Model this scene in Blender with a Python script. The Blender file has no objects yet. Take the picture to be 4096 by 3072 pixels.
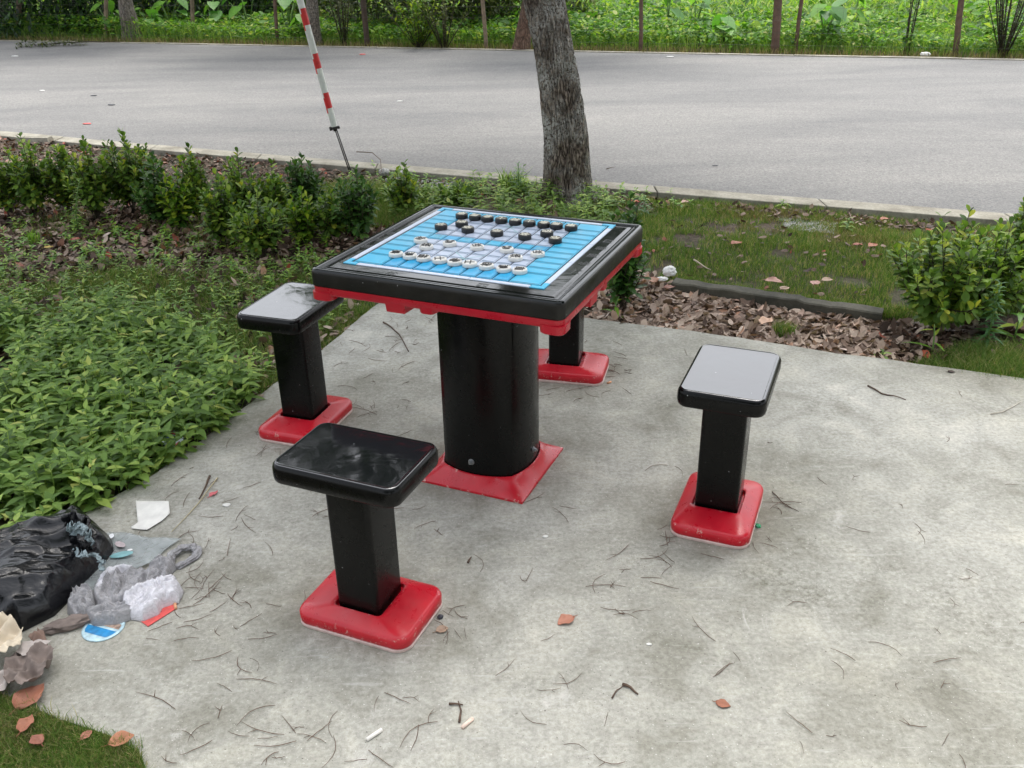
import bpy, math, random
import numpy as np
from mathutils import Vector, Matrix, noise as mnoise
R = math.radians
sc = bpy.context.scene
col = sc.collection

# ------------------------------------------------------------------ camera
CF, CP, CR, CH = 3666.3371, -.4558, -.0191, 1.5668      # focal (px of a 4096 wide frame), pitch, roll, height
_F = np.array([0, math.cos(CP), math.sin(CP)]); _X = np.array([1., 0, 0]); _U = np.cross(_X, _F)
_R2 = math.cos(CR)*_X+math.sin(CR)*_U; _U2 = -math.sin(CR)*_X+math.cos(CR)*_U
cam = bpy.data.cameras.new('camera'); cam_o = bpy.data.objects.new('camera', cam); col.objects.link(cam_o)
cam.sensor_width = 36; cam.lens = 36*CF/4096; cam.clip_end = 2000; cam.clip_start = .02
m = Matrix(((_R2[0], _U2[0], -_F[0]), (_R2[1], _U2[1], -_F[1]), (_R2[2], _U2[2], -_F[2]))).to_4x4()
m.translation = (0, 0, CH); cam_o.matrix_world = m
sc.camera = cam_o

# ------------------------------------------------------------------ sky, sun, exposure
w = bpy.data.worlds.new("World"); sc.world = w; w.use_nodes = True
nt = w.node_tree; nt.nodes.clear()
SUN_EL, SUN_ROT = R(66), R(12)
sky = nt.nodes.new('ShaderNodeTexSky'); sky.sky_type = 'NISHITA'; sky.sun_disc = False
sky.sun_elevation = SUN_EL; sky.sun_rotation = SUN_ROT; sky.dust_density = 4; sky.air_density = 1.2
hs = nt.nodes.new('ShaderNodeHueSaturation'); hs.inputs['Saturation'].default_value = .28
bgn = nt.nodes.new('ShaderNodeBackground'); bgn.inputs[1].default_value = .15
wo = nt.nodes.new('ShaderNodeOutputWorld')
nt.links.new(sky.outputs[0], hs.inputs['Color']); nt.links.new(hs.outputs[0], bgn.inputs[0]); nt.links.new(bgn.outputs[0], wo.inputs[0])
sun = bpy.data.lights.new('sun', 'SUN'); sun.energy = .7; sun.angle = R(30); sun.color = (1, .96, .9)
sun_o = bpy.data.objects.new('sun', sun); col.objects.link(sun_o)
# direction towards the sun, veiled by cloud
sd = Vector((math.sin(SUN_ROT)*math.cos(SUN_EL), math.cos(SUN_ROT)*math.cos(SUN_EL), math.sin(SUN_EL)))
sun_o.rotation_euler = sd.to_track_quat('Z', 'Y').to_euler()
sc.view_settings.view_transform = 'Standard'; sc.view_settings.look = 'None'
sc.view_settings.exposure = 1.52; sc.view_settings.gamma = 1

# ------------------------------------------------------------------ helpers
rng = np.random.default_rng(7)
random.seed(7)
K = 4096/2212
def G(x, y, z=0.):
    """ground point seen at (x, y) of the photograph (2212 wide), at height z"""
    px, py = x*K, y*K
    d = _F+_R2*(px-2048)/CF-_U2*(py-1536)/CF
    t = (z-CH)/d[2]
    return np.array([d[0]*t, d[1]*t, z])
def AY(x, y, Y):
    px, py = x*K, y*K
    d = _F+_R2*(px-2048)/CF-_U2*(py-1536)/CF
    return np.array([d[0]*Y/d[1], Y, CH+d[2]*Y/d[1]])
def PX(Y): return CF/K/math.hypot(Y, 1.2)     # photo px (2212 wide) per metre at distance Y

def tag(o, label=None, cat=None, group=None, kind=None):
    if label: o['label'] = label
    if cat: o['category'] = cat
    if group: o['group'] = group
    if kind: o['kind'] = kind
    return o
def empty(name, loc, rz=0, label=None, cat=None, group=None):
    o = bpy.data.objects.new(name, None); col.objects.link(o); o.location = [float(v) for v in loc]; o.rotation_euler = (0, 0, rz)
    o.empty_display_size = .05
    return tag(o, label, cat, group)
def mesh(name, V, F, mats, parent=None, smooth=True, mi=None):
    me = bpy.data.meshes.new(name)
    if isinstance(F, np.ndarray):
        n = len(V); k = F.shape[1]
        me.vertices.add(n); me.vertices.foreach_set('co', np.asarray(V, dtype=np.float32).ravel())
        me.loops.add(F.size); me.loops.foreach_set('vertex_index', F.astype(np.int32).ravel())
        me.polygons.add(len(F)); me.polygons.foreach_set('loop_start', (np.arange(len(F))*k).astype(np.int32))
        me.update(calc_edges=True)
    else:
        me.from_pydata([tuple(map(float, v)) for v in V], [], F); me.update()
    if not isinstance(mats, (list, tuple)): mats = [mats]
    for mm in mats: me.materials.append(mm)
    if mi is not None: me.polygons.foreach_set('material_index', np.asarray(mi, dtype=np.int32))
    me.polygons.foreach_set('use_smooth', np.full(len(me.polygons), bool(smooth)))
    o = bpy.data.objects.new(name, me); col.objects.link(o)
    if parent is not None: o.parent = parent
    return o
def weighted(o, ang=30):
    me = o.data
    # mark sharp edges by angle
    import bmesh
    bm = bmesh.new(); bm.from_mesh(me)
    for e in bm.edges:
        if len(e.link_faces) == 2 and e.calc_face_angle(0) > R(ang): e.smooth = False
    bm.to_mesh(me); bm.free()
    return o
def copy_tree(o, parent=None):
    c = o.copy(); col.objects.link(c)
    if parent is not None: c.parent = parent
    for ch in list(o.children): copy_tree(ch, c)
    return c

class MB:
    def __init__(s): s.V = []; s.F = []; s.M = []
    def add(s, V, F, mi=0):
        b = len(s.V); s.V += [tuple(v) for v in V]; s.F += [tuple(i+b for i in f) for f in F]; s.M += [mi]*len(F)
    def box(s, x0, x1, y0, y1, z0, z1, mi=0, bev=0.):
        if bev <= 0:
            V = [(x0,y0,z0),(x1,y0,z0),(x1,y1,z0),(x0,y1,z0),(x0,y0,z1),(x1,y0,z1),(x1,y1,z1),(x0,y1,z1)]
        else:
            b = bev
            V = [(x0,y0,z0),(x1,y0,z0),(x1,y1,z0),(x0,y1,z0),(x0+b,y0+b,z1),(x1-b,y0+b,z1),(x1-b,y1-b,z1),(x0+b,y1-b,z1)]
        s.add(V, [(3,2,1,0),(4,5,6,7),(0,1,5,4),(1,2,6,5),(2,3,7,6),(3,0,4,7)], mi)
    def loft(s, rings, mi=0, cap0=True, cap1=True):
        """rings: list of (pts2d, z)"""
        n = len(rings[0][0]); V = []; F = []
        for pts, z in rings: V += [(p[0], p[1], z) for p in pts]
        for k in range(len(rings)-1):
            for i in range(n):
                j = (i+1) % n; F.append((k*n+i, k*n+j, (k+1)*n+j, (k+1)*n+i))
        if cap0: F.append(tuple(reversed(range(n))))
        if cap1: F.append(tuple((len(rings)-1)*n+i for i in range(n)))
        s.add(V, F, mi)
    def tube(s, P, r, n=8, mi=0, caps=True):
        P = [Vector(p) for p in P]; N = len(P)
        if not hasattr(r, '__len__'): r = [r]*N
        up = Vector((0, 0, 1)); V = []; F = []
        t0 = (P[1]-P[0]).normalized()
        a = t0.cross(up if abs(t0.z) < .9 else Vector((1, 0, 0))).normalized()
        for k in range(N):
            t = (P[min(k+1, N-1)]-P[max(k-1, 0)]).normalized()
            a = (a-t*a.dot(t)).normalized(); b = t.cross(a)
            for i in range(n):
                q = 2*math.pi*i/n; V.append(P[k]+(a*math.cos(q)+b*math.sin(q))*r[k])
        for k in range(N-1):
            for i in range(n):
                j = (i+1) % n; F.append((k*n+i, k*n+j, (k+1)*n+j, (k+1)*n+i))
        if caps: F.append(tuple(reversed(range(n)))); F.append(tuple((N-1)*n+i for i in range(n)))
        s.add(V, F, mi)
    def build(s, name, mats, parent=None, smooth=True, ang=None):
        o = mesh(name, s.V, s.F, mats, parent, smooth, s.M)
        if ang: weighted(o, ang)
        return o

def rrect(a, b, r, n=6, cx=0, cy=0):
    pts = []
    for (sx, sy, q0) in ((1, -1, -90), (1, 1, 0), (-1, 1, 90), (-1, -1, 180)):
        for i in range(n+1):
            q = R(q0+90*i/n); pts.append((cx+sx*(a-r)+r*math.cos(q), cy+sy*(b-r)+r*math.sin(q)))
    return pts
def inset_rings(a, b, r, prof, n=6):
    return [(rrect(a-i, b-i, max(r-i, .0015), n), z) for i, z in prof]

# value noise in numpy
_tab = rng.random((64, 64))
def vnoise(x, y, s=1., o=0):
    x = np.asarray(x)/s+o*7.3; y = np.asarray(y)/s+o*3.1
    xi = np.floor(x).astype(int); yi = np.floor(y).astype(int); fx = x-xi; fy = y-yi
    fx = fx*fx*(3-2*fx); fy = fy*fy*(3-2*fy)
    g = lambda i, j: _tab[i % 64, j % 64]
    return (g(xi, yi)*(1-fx)+g(xi+1, yi)*fx)*(1-fy)+(g(xi, yi+1)*(1-fx)+g(xi+1, yi+1)*fx)*fy
def inpoly(x, y, P):
    P = np.asarray(P); c = np.zeros(len(x), bool); n = len(P); j = n-1
    for i in range(n):
        xi, yi = P[i][:2]; xj, yj = P[j][:2]
        c ^= ((yi > y) != (yj > y)) & (x < (xj-xi)*(y-yi)/(yj-yi+1e-12)+xi); j = i
    return c
def scatter(P, n, rg=None):
    """n random points inside the world polygon P"""
    rg = rg or rng; P = np.asarray(P)[:, :2]; lo, hi = P.min(0), P.max(0); xs = []; ys = []; k = 0
    while k < n:
        x = rg.uniform(lo[0], hi[0], n*2); y = rg.uniform(lo[1], hi[1], n*2); q = inpoly(x, y, P)
        xs.append(x[q]); ys.append(y[q]); k += q.sum()
        if q.sum() == 0: break
    return np.concatenate(xs)[:n], np.concatenate(ys)[:n]
def unit(a): return a/np.maximum(np.linalg.norm(a, axis=-1, keepdims=True), 1e-9)

PROF = {'lance': ([0, .18, .42, .7, 1], [.12, .72, 1, .66, .03]),
        'obovate': ([0, .25, .55, .82, 1], [.1, .5, .95, .85, .15]),
        'wide': ([0, .2, .5, .8, 1], [.15, .8, 1, .75, .1]),
        'heart': ([0, .08, .35, .7, 1], [.55, .95, 1, .6, .03]),
        'small': ([0, .5, 1], [.15, 1, .1])}
def leaves(P, D, L, W, curl=.2, prof='lance', fold=.12, twist=None):
    """one mesh of many leaves: P base, D direction, L length, W width; arrays"""
    N = len(P); D = unit(np.asarray(D, float)); L = np.broadcast_to(L, N).astype(float); W = np.broadcast_to(W, N).astype(float)
    curl = np.broadcast_to(curl, N).astype(float)
    up = np.tile([0., 0, 1.], (N, 1)); S = np.cross(D, up); bad = np.linalg.norm(S, axis=1) < .05; S[bad] = [1, 0, 0]; S = unit(S)
    if twist is not None:
        Nn0 = np.cross(S, D); S = S*np.cos(twist)[:, None]+Nn0*np.sin(twist)[:, None]
    Nn = unit(np.cross(S, D))
    T, WP = PROF[prof]; k = len(T); V = np.zeros((N, k, 3, 3))
    for i, (t, wv) in enumerate(zip(T, WP)):
        mid = P+D*(L*t)[:, None]-Nn*(curl*L*t*t)[:, None]
        side = S*(W*.5*wv)[:, None]; lift = Nn*(fold*W*wv)[:, None]
        V[:, i, 0] = mid-side+lift; V[:, i, 1] = mid; V[:, i, 2] = mid+side+lift
    idx = np.arange(N)[:, None]*(k*3); F = []
    for i in range(k-1):
        for s in (0, 1):
            a = i*3+s; F.append(np.concatenate([idx+a, idx+a+1, idx+a+4, idx+a+3], 1))
    return V.reshape(-1, 3), np.concatenate(F, 0)
def join(parts):
    V = []; F = []; b = 0
    for v, f in parts: V.append(v); F.append(f+b); b += len(v)
    return np.concatenate(V), np.concatenate(F)
def blades(x, y, z, h, wd, lean=.4, rg=None):
    rg = rg or rng; N = len(x); q = rg.uniform(0, 6.283, N); l = rg.uniform(.1, 1, N)*lean*h
    dx, dy = np.cos(q)*l, np.sin(q)*l; q2 = rg.uniform(0, 6.283, N); sx, sy = np.cos(q2)*wd/2, np.sin(q2)*wd/2
    B = np.stack([x, y, z], 1); S = np.stack([sx, sy, 0*sx], 1); V = np.zeros((N, 5, 3))
    V[:, 0] = B-S; V[:, 1] = B+S
    M = B+np.stack([dx*.35, dy*.35, h*.62], 1); V[:, 2] = M+S*.8; V[:, 3] = M-S*.8
    V[:, 4] = B+np.stack([dx*1.3, dy*1.3, h*.95], 1)
    i = np.arange(N)[:, None]*5
    F4 = np.concatenate([i, i+1, i+2, i+3], 1); F4b = np.concatenate([i+3, i+2, i+4, i+4], 1)
    return V.reshape(-1, 3), F4, np.concatenate([i+3, i+2, i+4], 1)
def blade_obj(name, x, y, z, h, wd, mat, lean=.4, parent=None):
    V, F4, F3 = blades(x, y, z, h, wd, lean)
    me = bpy.data.meshes.new(name); me.vertices.add(len(V)); me.vertices.foreach_set('co', V.astype(np.float32).ravel())
    me.loops.add(F4.size+F3.size); me.loops.foreach_set('vertex_index', np.concatenate([F4.ravel(), F3.ravel()]).astype(np.int32))
    n4, n3 = len(F4), len(F3); me.polygons.add(n4+n3)
    me.polygons.foreach_set('loop_start', np.concatenate([np.arange(n4)*4, n4*4+np.arange(n3)*3]).astype(np.int32))
    me.update(calc_edges=True); me.materials.append(mat)
    o = bpy.data.objects.new(name, me); col.objects.link(o)
    if parent is not None: o.parent = parent
    return o

# ------------------------------------------------------------------ materials
def mat(name):
    m = bpy.data.materials.new(name); m.use_nodes = True; t = m.node_tree; b = t.nodes['Principled BSDF']; return m, t, b
def N(t, typ, **kw):
    n = t.nodes.new('ShaderNode'+typ)
    for k, v in kw.items():
        if k in n.inputs: n.inputs[k].default_value = v
        else: setattr(n, k, v)
    return n
def ramp(t, fac, stops, interp='LINEAR'):
    r = t.nodes.new('ShaderNodeValToRGB'); r.color_ramp.interpolation = interp; e = r.color_ramp.elements
    while len(e) < len(stops): e.new(.5)
    for i, (p, c) in enumerate(stops): e[i].position = p; e[i].color = (*c, 1) if len(c) == 3 else c
    t.links.new(fac, r.inputs[0]); return r.outputs[0]
def coords(t, scale=(1, 1, 1), kind='Object'):
    c = t.nodes.new('ShaderNodeTexCoord'); mp = t.nodes.new('ShaderNodeMapping'); mp.inputs['Scale'].default_value = scale
    t.links.new(c.outputs[kind], mp.inputs[0]); return mp.outputs[0]
def noise(t, vec, scale, detail=4, rough=.55, dist=0):
    n = N(t, 'TexNoise'); n.inputs['Scale'].default_value = scale; n.inputs['Detail'].default_value = detail
    n.inputs['Roughness'].default_value = rough; n.inputs['Distortion'].default_value = dist
    t.links.new(vec, n.inputs['Vector']); return n.outputs['Fac']
def mix(t, fac, a, b, mode='MIX'):
    n = t.nodes.new('ShaderNodeMix'); n.data_type = 'RGBA'; n.blend_type = mode
    for s, v in ((0, fac), (6, a), (7, b)):
        if hasattr(v, 'links') or isinstance(v, bpy.types.NodeSocket): t.links.new(v, n.inputs[s])
        else: n.inputs[s].default_value = v if s == 0 else ((*v, 1) if len(v) == 3 else v)
    return n.outputs[2]
def math_(t, op, a, b=None):
    n = t.nodes.new('ShaderNodeMath'); n.operation = op
    for i, v in enumerate((a, b)):
        if v is None: continue
        if isinstance(v, bpy.types.NodeSocket): t.links.new(v, n.inputs[i])
        else: n.inputs[i].default_value = v
    return n.outputs[0]
def bump(t, b, h, strength=.3, dist=.01):
    n = t.nodes.new('ShaderNodeBump'); n.inputs['Strength'].default_value = strength; n.inputs['Distance'].default_value = dist
    t.links.new(h, n.inputs['Height']); t.links.new(n.outputs[0], b.inputs['Normal']); return n
def simple(name, c, rough=.5, var=.12, scale=30, bmp=0, metal=0, spec=.5):
    m, t, b = mat(name); v = coords(t); n = noise(t, v, scale)
    cc = ramp(t, n, [(.3, [x*(1-var) for x in c]), (.7, [min(1, x*(1+var)) for x in c])])
    t.links.new(cc, b.inputs['Base Color']); b.inputs['Roughness'].default_value = rough; b.inputs['Metallic'].default_value = metal
    b.inputs['Specular IOR Level'].default_value = spec
    if bmp: bump(t, b, n, bmp, .003)
    return m
def leafmat(name, stops, rough=.45, trans=.3, spec=.4):
    m, t, b = mat(name)
    g = t.nodes.new('ShaderNodeNewGeometry')
    c = ramp(t, g.outputs['Random Per Island'], stops)
    n = noise(t, coords(t), 40); c = mix(t, .25, c, ramp(t, n, [(.3, (.25, .25, .25)), (.7, (.75, .75, .75))]), 'OVERLAY')
    t.links.new(c, b.inputs['Base Color']); b.inputs['Roughness'].default_value = rough; b.inputs['Specular IOR Level'].default_value = spec
    if trans:
        tr = t.nodes.new('ShaderNodeBsdfTranslucent'); c2 = mix(t, 1., c, (1.5, 1.5, .8), 'MULTIPLY'); t.links.new(c2, tr.inputs[0])
        ms = t.nodes.new('ShaderNodeMixShader'); ms.inputs[0].default_value = trans
        t.links.new(b.outputs[0], ms.inputs[1]); t.links.new(tr.outputs[0], ms.inputs[2])
        t.links.new(ms.outputs[0], t.nodes['Material Output'].inputs[0])
    return m

M = {}
# glossy black resin
def black(name, rough, bstr, c=(.006, .0065, .008), wr=6, dust=0., coat=0., spec=.5):
    m, t, b = mat(name); v = coords(t)
    n1 = noise(t, v, wr, 3, .5, .6); n2 = noise(t, v, 55, 3)
    col_ = c
    fl = ramp(t, noise(t, v, 120, 2, .5), [(.765, (0, 0, 0)), (.79, (1, 1, 1))])
    cc = mix(t, fl, c, (.35, .36, .36)); fac = noise(t, v, 9, 5, .65)
    if dust: cc = mix(t, ramp(t, fac, [(.42, (0, 0, 0)), (.75, (dust,)*3)]), cc, (.09, .085, .07))
    t.links.new(cc, b.inputs['Base Color'])
    t.links.new(ramp(t, noise(t, v, 14, 5, .7), [(.35, (rough*.7,)*3), (.75, (rough*1.5,)*3)]), b.inputs['Roughness'])
    h = math_(t, 'ADD', n1, math_(t, 'MULTIPLY', n2, .04)); bump(t, b, h, bstr, .012)
    b.inputs['Specular IOR Level'].default_value = spec; b.inputs['Coat Weight'].default_value = coat; b.inputs['Coat Roughness'].default_value = .05
    return m
M['seat'] = black('seat_black', .07, .10, wr=7, spec=1.)
M['seat'].node_tree.nodes['Principled BSDF'].inputs['IOR'].default_value = 1.6
M['post'] = black('post_black', .26, .05, c=(.002, .0022, .0022), wr=4, spec=.22)
M['top'] = black('table_black', .10, .10, c=(.003, .0045, .0045), wr=5, dust=.06, spec=.4)
M['side'] = black('table_side_black', .42, .04, c=(.005, .0048, .0038), wr=4, dust=.15, spec=.35)  # brown tint in the base colour stands in for reflected ground
def red(name, base, chips=1.):
    m, t, b = mat(name); v = coords(t); g = t.nodes.new('ShaderNodeNewGeometry')
    n = noise(t, v, 12, 4)
    c = ramp(t, n, [(.3, [x*.85 for x in base]), (.7, [min(1, x*1.12) for x in base])])
    pt = ramp(t, g.outputs['Pointiness'], [(.52, (0, 0, 0)), (.58, (1, 1, 1))])
    ch = ramp(t, noise(t, v, 60, 5, .7), [(.585, (0, 0, 0)), (.63, (1, 1, 1))])
    ch2 = ramp(t, noise(t, v, 210, 2, .5), [(.80, (0, 0, 0)), (.83, (1, 1, 1))])
    f = math_(t, 'MULTIPLY', math_(t, 'MAXIMUM', math_(t, 'MULTIPLY', pt, ch), ch2), chips)
    c = mix(t, f, c, (.62, .42, .36))
    d = ramp(t, noise(t, v, 7, 5, .7), [(.45, (0, 0, 0)), (.8, (.25, .25, .25))]); c = mix(t, d, c, (.27, .09, .075))
    t.links.new(c, b.inputs['Base Color'])
    t.links.new(ramp(t, noise(t, v, 20, 5, .7), [(.3, (.22,)*3), (.75, (.42,)*3)]), b.inputs['Roughness'])
    bump(t, b, noise(t, v, 9, 3), .06, .01)
    return m
M['red'] = red('red_resin', (.50, .005, .018))
M['red2'] = red('red_underframe', (.44, .006, .020), .0)
M['gasket'] = simple('pinkish_gasket', (.62, .47, .43), .6, .15, 60)
M['steel'] = simple('steel', (.35, .36, .37), .35, .2, 90, metal=.9)
M['steel_dark'] = simple('dark_steel', (.05, .047, .045), .5, .4, 90, metal=.6)
def plate(name, c, rough=.32, worn=(.45, .6, .66), amt=.5):
    m, t, b = mat(name); v = coords(t)
    n = noise(t, v, 9, 5, .7); c2 = mix(t, ramp(t, n, [(.45, (0, 0, 0)), (.8, (amt,)*3)]), c, worn)
    c2 = mix(t, ramp(t, noise(t, v, 250, 2), [(.72, (0, 0, 0)), (.76, (1, 1, 1))]), c2, (.08, .09, .1))
    t.links.new(c2, b.inputs['Base Color']); b.inputs['Roughness'].default_value = rough
    bump(t, b, noise(t, v, 60, 3), .04, .002)
    return m
M['blue'] = plate('sky_blue_plate', (.03, .42, .66), worn=(.42, .60, .66), amt=.45)
M['blue2'] = plate('deep_blue_plate', (.012, .34, .62), amt=.2)
M['lav'] = plate('pale_lavender_plate', (.48, .54, .66), worn=(.36, .47, .54), amt=.45)
M['strip'] = plate('white_strip', (.55, .61, .72), worn=(.4, .48, .55), amt=.5)
M['navy'] = simple('navy_groove', (.008, .02, .07), .5)
M['teal'] = simple('teal_line', (.18, .42, .42), .5)
M['glyph_worn'] = simple('worn_glyph', (.20, .42, .50), .6, .4, 400)
M['glyph_rim'] = simple('engraved_glyph', (.10, .105, .10), .35, .5, 500)
M['white_disc'] = simple('white_piece', (.66, .65, .61), .38, .06, 60, .05)
M['black_disc'] = simple('black_piece', (.010, .0105, .011), .42, .3, 60, .05)
M['ink'] = simple('black_ink', (.012, .011, .010), .5)
M['cream'] = simple('cream_ink', (.66, .63, .52), .5)

# concrete paving
def concrete():
    m, t, b = mat('paving_concrete'); v = coords(t)
    big = noise(t, v, 1.1, 6, .62, .5); mid = noise(t, v, 4.5, 7, .7, .5); fine = noise(t, v, 75, 5, .75); grit = noise(t, v, 300, 2, .6)
    c = ramp(t, big, [(.28, (.240, .232, .196)), (.45, (.328, .322, .284)), (.58, (.378, .372, .336)), (.72, (.44, .434, .40))])
    c = mix(t, .8, c, ramp(t, mid, [(.28, (.28, .275, .25)), (.5, (.5, .5, .5)), (.72, (.70, .69, .67))]), 'OVERLAY')
    c = mix(t, .7, c, ramp(t, fine, [(.3, (.30, .30, .28)), (.7, (.70, .70, .70))]), 'OVERLAY')
    # lichen and dirt freckles gathered in patches
    lf = ramp(t, noise(t, v, 1.6, 6, .75, .8), [(.52, (0, 0, 0)), (.68, (.7,)*3)])
    lf2 = ramp(t, noise(t, v, 55, 6, .8), [(.44, (0, 0, 0)), (.60, (1, 1, 1))])
    c = mix(t, math_(t, 'MULTIPLY', lf, lf2), c, (.115, .112, .08))
    wl = ramp(t, noise(t, coords(t, (1, 1, 1)), 2.7, 7, .8, 1.2), [(.60, (0, 0, 0)), (.70, (.7,)*3)]); c = mix(t, wl, c, (.56, .545, .51))
    # dirt washed against the feet of the stools and table
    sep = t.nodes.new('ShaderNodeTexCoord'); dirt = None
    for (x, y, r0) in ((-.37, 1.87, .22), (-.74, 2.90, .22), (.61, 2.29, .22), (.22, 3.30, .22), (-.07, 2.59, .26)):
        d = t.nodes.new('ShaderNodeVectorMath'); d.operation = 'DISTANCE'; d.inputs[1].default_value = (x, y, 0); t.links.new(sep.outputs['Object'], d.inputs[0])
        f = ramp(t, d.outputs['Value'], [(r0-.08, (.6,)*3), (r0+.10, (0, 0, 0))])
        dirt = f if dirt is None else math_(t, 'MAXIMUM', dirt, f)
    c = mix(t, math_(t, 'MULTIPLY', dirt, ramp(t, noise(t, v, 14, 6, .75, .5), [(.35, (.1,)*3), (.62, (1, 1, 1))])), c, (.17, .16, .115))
    sp = ramp(t, noise(t, v, 140, 3, .6), [(.29, (1, 1, 1)), (.34, (0, 0, 0))]); c = mix(t, sp, c, (.12, .11, .09))
    sp2 = ramp(t, noise(t, v, 170, 2, .5), [(.69, (0, 0, 0)), (.73, (.8,)*3)]); c = mix(t, sp2, c, (.66, .65, .61))
    # trowel streaks
    st = ramp(t, noise(t, coords(t, (3, 22, 1)), 2.2, 5, .7, .4), [(.60, (0, 0, 0)), (.68, (.35,)*3)]); c = mix(t, st, c, (.52, .51, .48))
    t.links.new(c, b.inputs['Base Color']); b.inputs['Roughness'].default_value = .9; b.inputs['Specular IOR Level'].default_value = .2
    h = math_(t, 'ADD', math_(t, 'MULTIPLY', fine, .6), math_(t, 'ADD', math_(t, 'MULTIPLY', grit, .4), mid))
    bump(t, b, h, .4, .006)
    return m
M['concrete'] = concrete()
def asphalt():
    m, t, b = mat('pale_asphalt'); v = coords(t)
    big = noise(t, coords(t, (.30, 1, 1)), .9, 7, .68, .5); fine = noise(t, v, 70, 3, .75); grit = noise(t, v, 190, 2, .8)
    c = ramp(t, big, [(.3, (.145, .146, .147)), (.5, (.190, .188, .184)), (.7, (.235, .230, .220))])
    c = mix(t, .8, c, ramp(t, fine, [(.25, (.22, .22, .23)), (.75, (.78, .78, .76))]), 'OVERLAY')
    c = mix(t, ramp(t, grit, [(.64, (0, 0, 0)), (.72, (.6,)*3)]), c, (.50, .49, .47))
    c = mix(t, ramp(t, grit, [(.30, (.7,)*3), (.38, (0, 0, 0))]), c, (.10, .10, .10))
    t.links.new(c, b.inputs['Base Color']); b.inputs['Roughness'].default_value = .95; b.inputs['Specular IOR Level'].default_value = .15
    bump(t, b, math_(t, 'ADD', fine, grit), .5, .006)
    return m
M['asphalt'] = asphalt()
def soil():
    m, t, b = mat('soil'); v = coords(t)
    c = ramp(t, noise(t, v, 5, 6, .7, .5), [(.3, (.04, .028, .018)), (.55, (.095, .068, .047)), (.75, (.18, .14, .10))])
    c = mix(t, ramp(t, noise(t, v, .9, 4), [(.4, (0, 0, 0)), (.6, (.6,)*3)]), c, (.035, .05, .015))
    t.links.new(c, b.inputs['Base Color']); b.inputs['Roughness'].default_value = .95
    bump(t, b, noise(t, v, 30, 6, .7), .9, .03); return m
M['soil'] = soil()
def kerbm(name, c, dark, k=.5):
    m, t, b = mat(name); v = coords(t)
    cc = ramp(t, noise(t, v, 4, 6, .7), [(.3, dark), (.6, c)])
    cc = mix(t, k, cc, ramp(t, noise(t, v, 60, 4, .7), [(.3, (.3, .3, .28)), (.7, (.7, .7, .7))]), 'OVERLAY')
    t.links.new(cc, b.inputs['Base Color']); b.inputs['Roughness'].default_value = .9; bump(t, b, noise(t, v, 60, 5, .7), .5, .006); return m
M['kerb'] = kerbm('kerb_concrete', (.30, .285, .235), (.14, .125, .095))
M['kerb_far'] = kerbm('far_kerb_concrete', (.30, .28, .23), (.12, .11, .08))
M['edging'] = kerbm('mossy_edging', (.085, .08, .06), (.025, .025, .018))

# foliage
g = lambda a, b_, c: (a, b_, c)
M['hedge'] = leafmat('hedge_leaf', [(0, g(0.048, 0.100, 0.018)), (.35, g(0.090, 0.175, 0.026)), (.7, g(0.158, 0.269, 0.037)), (.93, g(0.270, 0.362, 0.050)), (1, g(0.450, 0.450, 0.055))], .5, .3, .28)
M['hedge_dark'] = leafmat('hedge_leaf_dark', [(0, g(0.025, 0.069, 0.017)), (.5, g(0.048, 0.119, 0.022)), (1, g(0.098, 0.200, 0.031))], .5, .22, .28)
M['hedge_yel'] = leafmat('hedge_leaf_young', [(0, g(0.042, 0.120, 0.013)), (.5, g(0.112, 0.228, 0.020)), (1, g(0.308, 0.384, 0.033))], .5, .35, .28)
M['weed'] = leafmat('weed_leaf', [(0, g(0.074, 0.138, 0.032)), (.35, g(0.135, 0.234, 0.053)), (.75, g(0.223, 0.348, 0.079)), (.97, g(0.378, 0.492, 0.116)), (1, g(0.500, 0.500, 0.147))], .55, .35, .25)
M['seedling'] = leafmat('seedling_leaf', [(0, g(0.081, 0.209, 0.030)), (.6, g(0.184, 0.352, 0.040)), (1, g(0.345, 0.440, 0.060))], .45, .35)
M['bluegreen'] = leafmat('fleabane_leaf', [(0, g(.05, .14, .05)), (1, g(.13, .27, .09))], .5, .3)
M['grass'] = leafmat('grass_blade', [(0, g(0.047, 0.111, 0.018)), (.4, g(0.095, 0.189, 0.030)), (.7, g(0.162, 0.260, 0.048)), (.85, g(0.270, 0.273, 0.096)), (1, g(0.486, 0.390, 0.204))], .6, .3, .25)
M['drygrass'] = leafmat('dry_grass_blade', [(0, g(.10, .11, .03)), (.6, g(.2, .17, .07)), (1, g(.36, .30, .17))], .7, .25, .2)
M['field'] = leafmat('field_leaf', [(0, g(0.027, 0.085, 0.011)), (.35, g(0.059, 0.162, 0.018)), (.7, g(0.126, 0.281, 0.027)), (.92, g(0.234, 0.357, 0.045)), (1, g(0.378, 0.391, 0.135))], .6, .38, .25)
M['field2'] = leafmat('field_grass', [(0, g(.06, .15, .02)), (.5, g(.14, .28, .04)), (1, g(.30, .38, .09))], .6, .38, .25)
M['taro'] = leafmat('taro_leaf', [(0, g(.04, .14, .025)), (.5, g(.08, .23, .03)), (1, g(.16, .34, .05))], .5, .4, .3)
M['thicket'] = leafmat('thicket_leaf', [(0, g(.006, .02, .006)), (.6, g(.016, .05, .01)), (.95, g(.04, .09, .015)), (1, g(.10, .14, .03))], .45, .15, .4)
M['thicket2'] = leafmat('thicket_leaf_brownish', [(0, g(.02, .03, .008)), (.6, g(.05, .08, .015)), (1, g(.14, .16, .03))], .5, .25, .4)
M['crown'] = leafmat('crown_leaf', [(0, g(.02, .06, .012)), (1, g(.06, .13, .02))], .45, .2)
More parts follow.
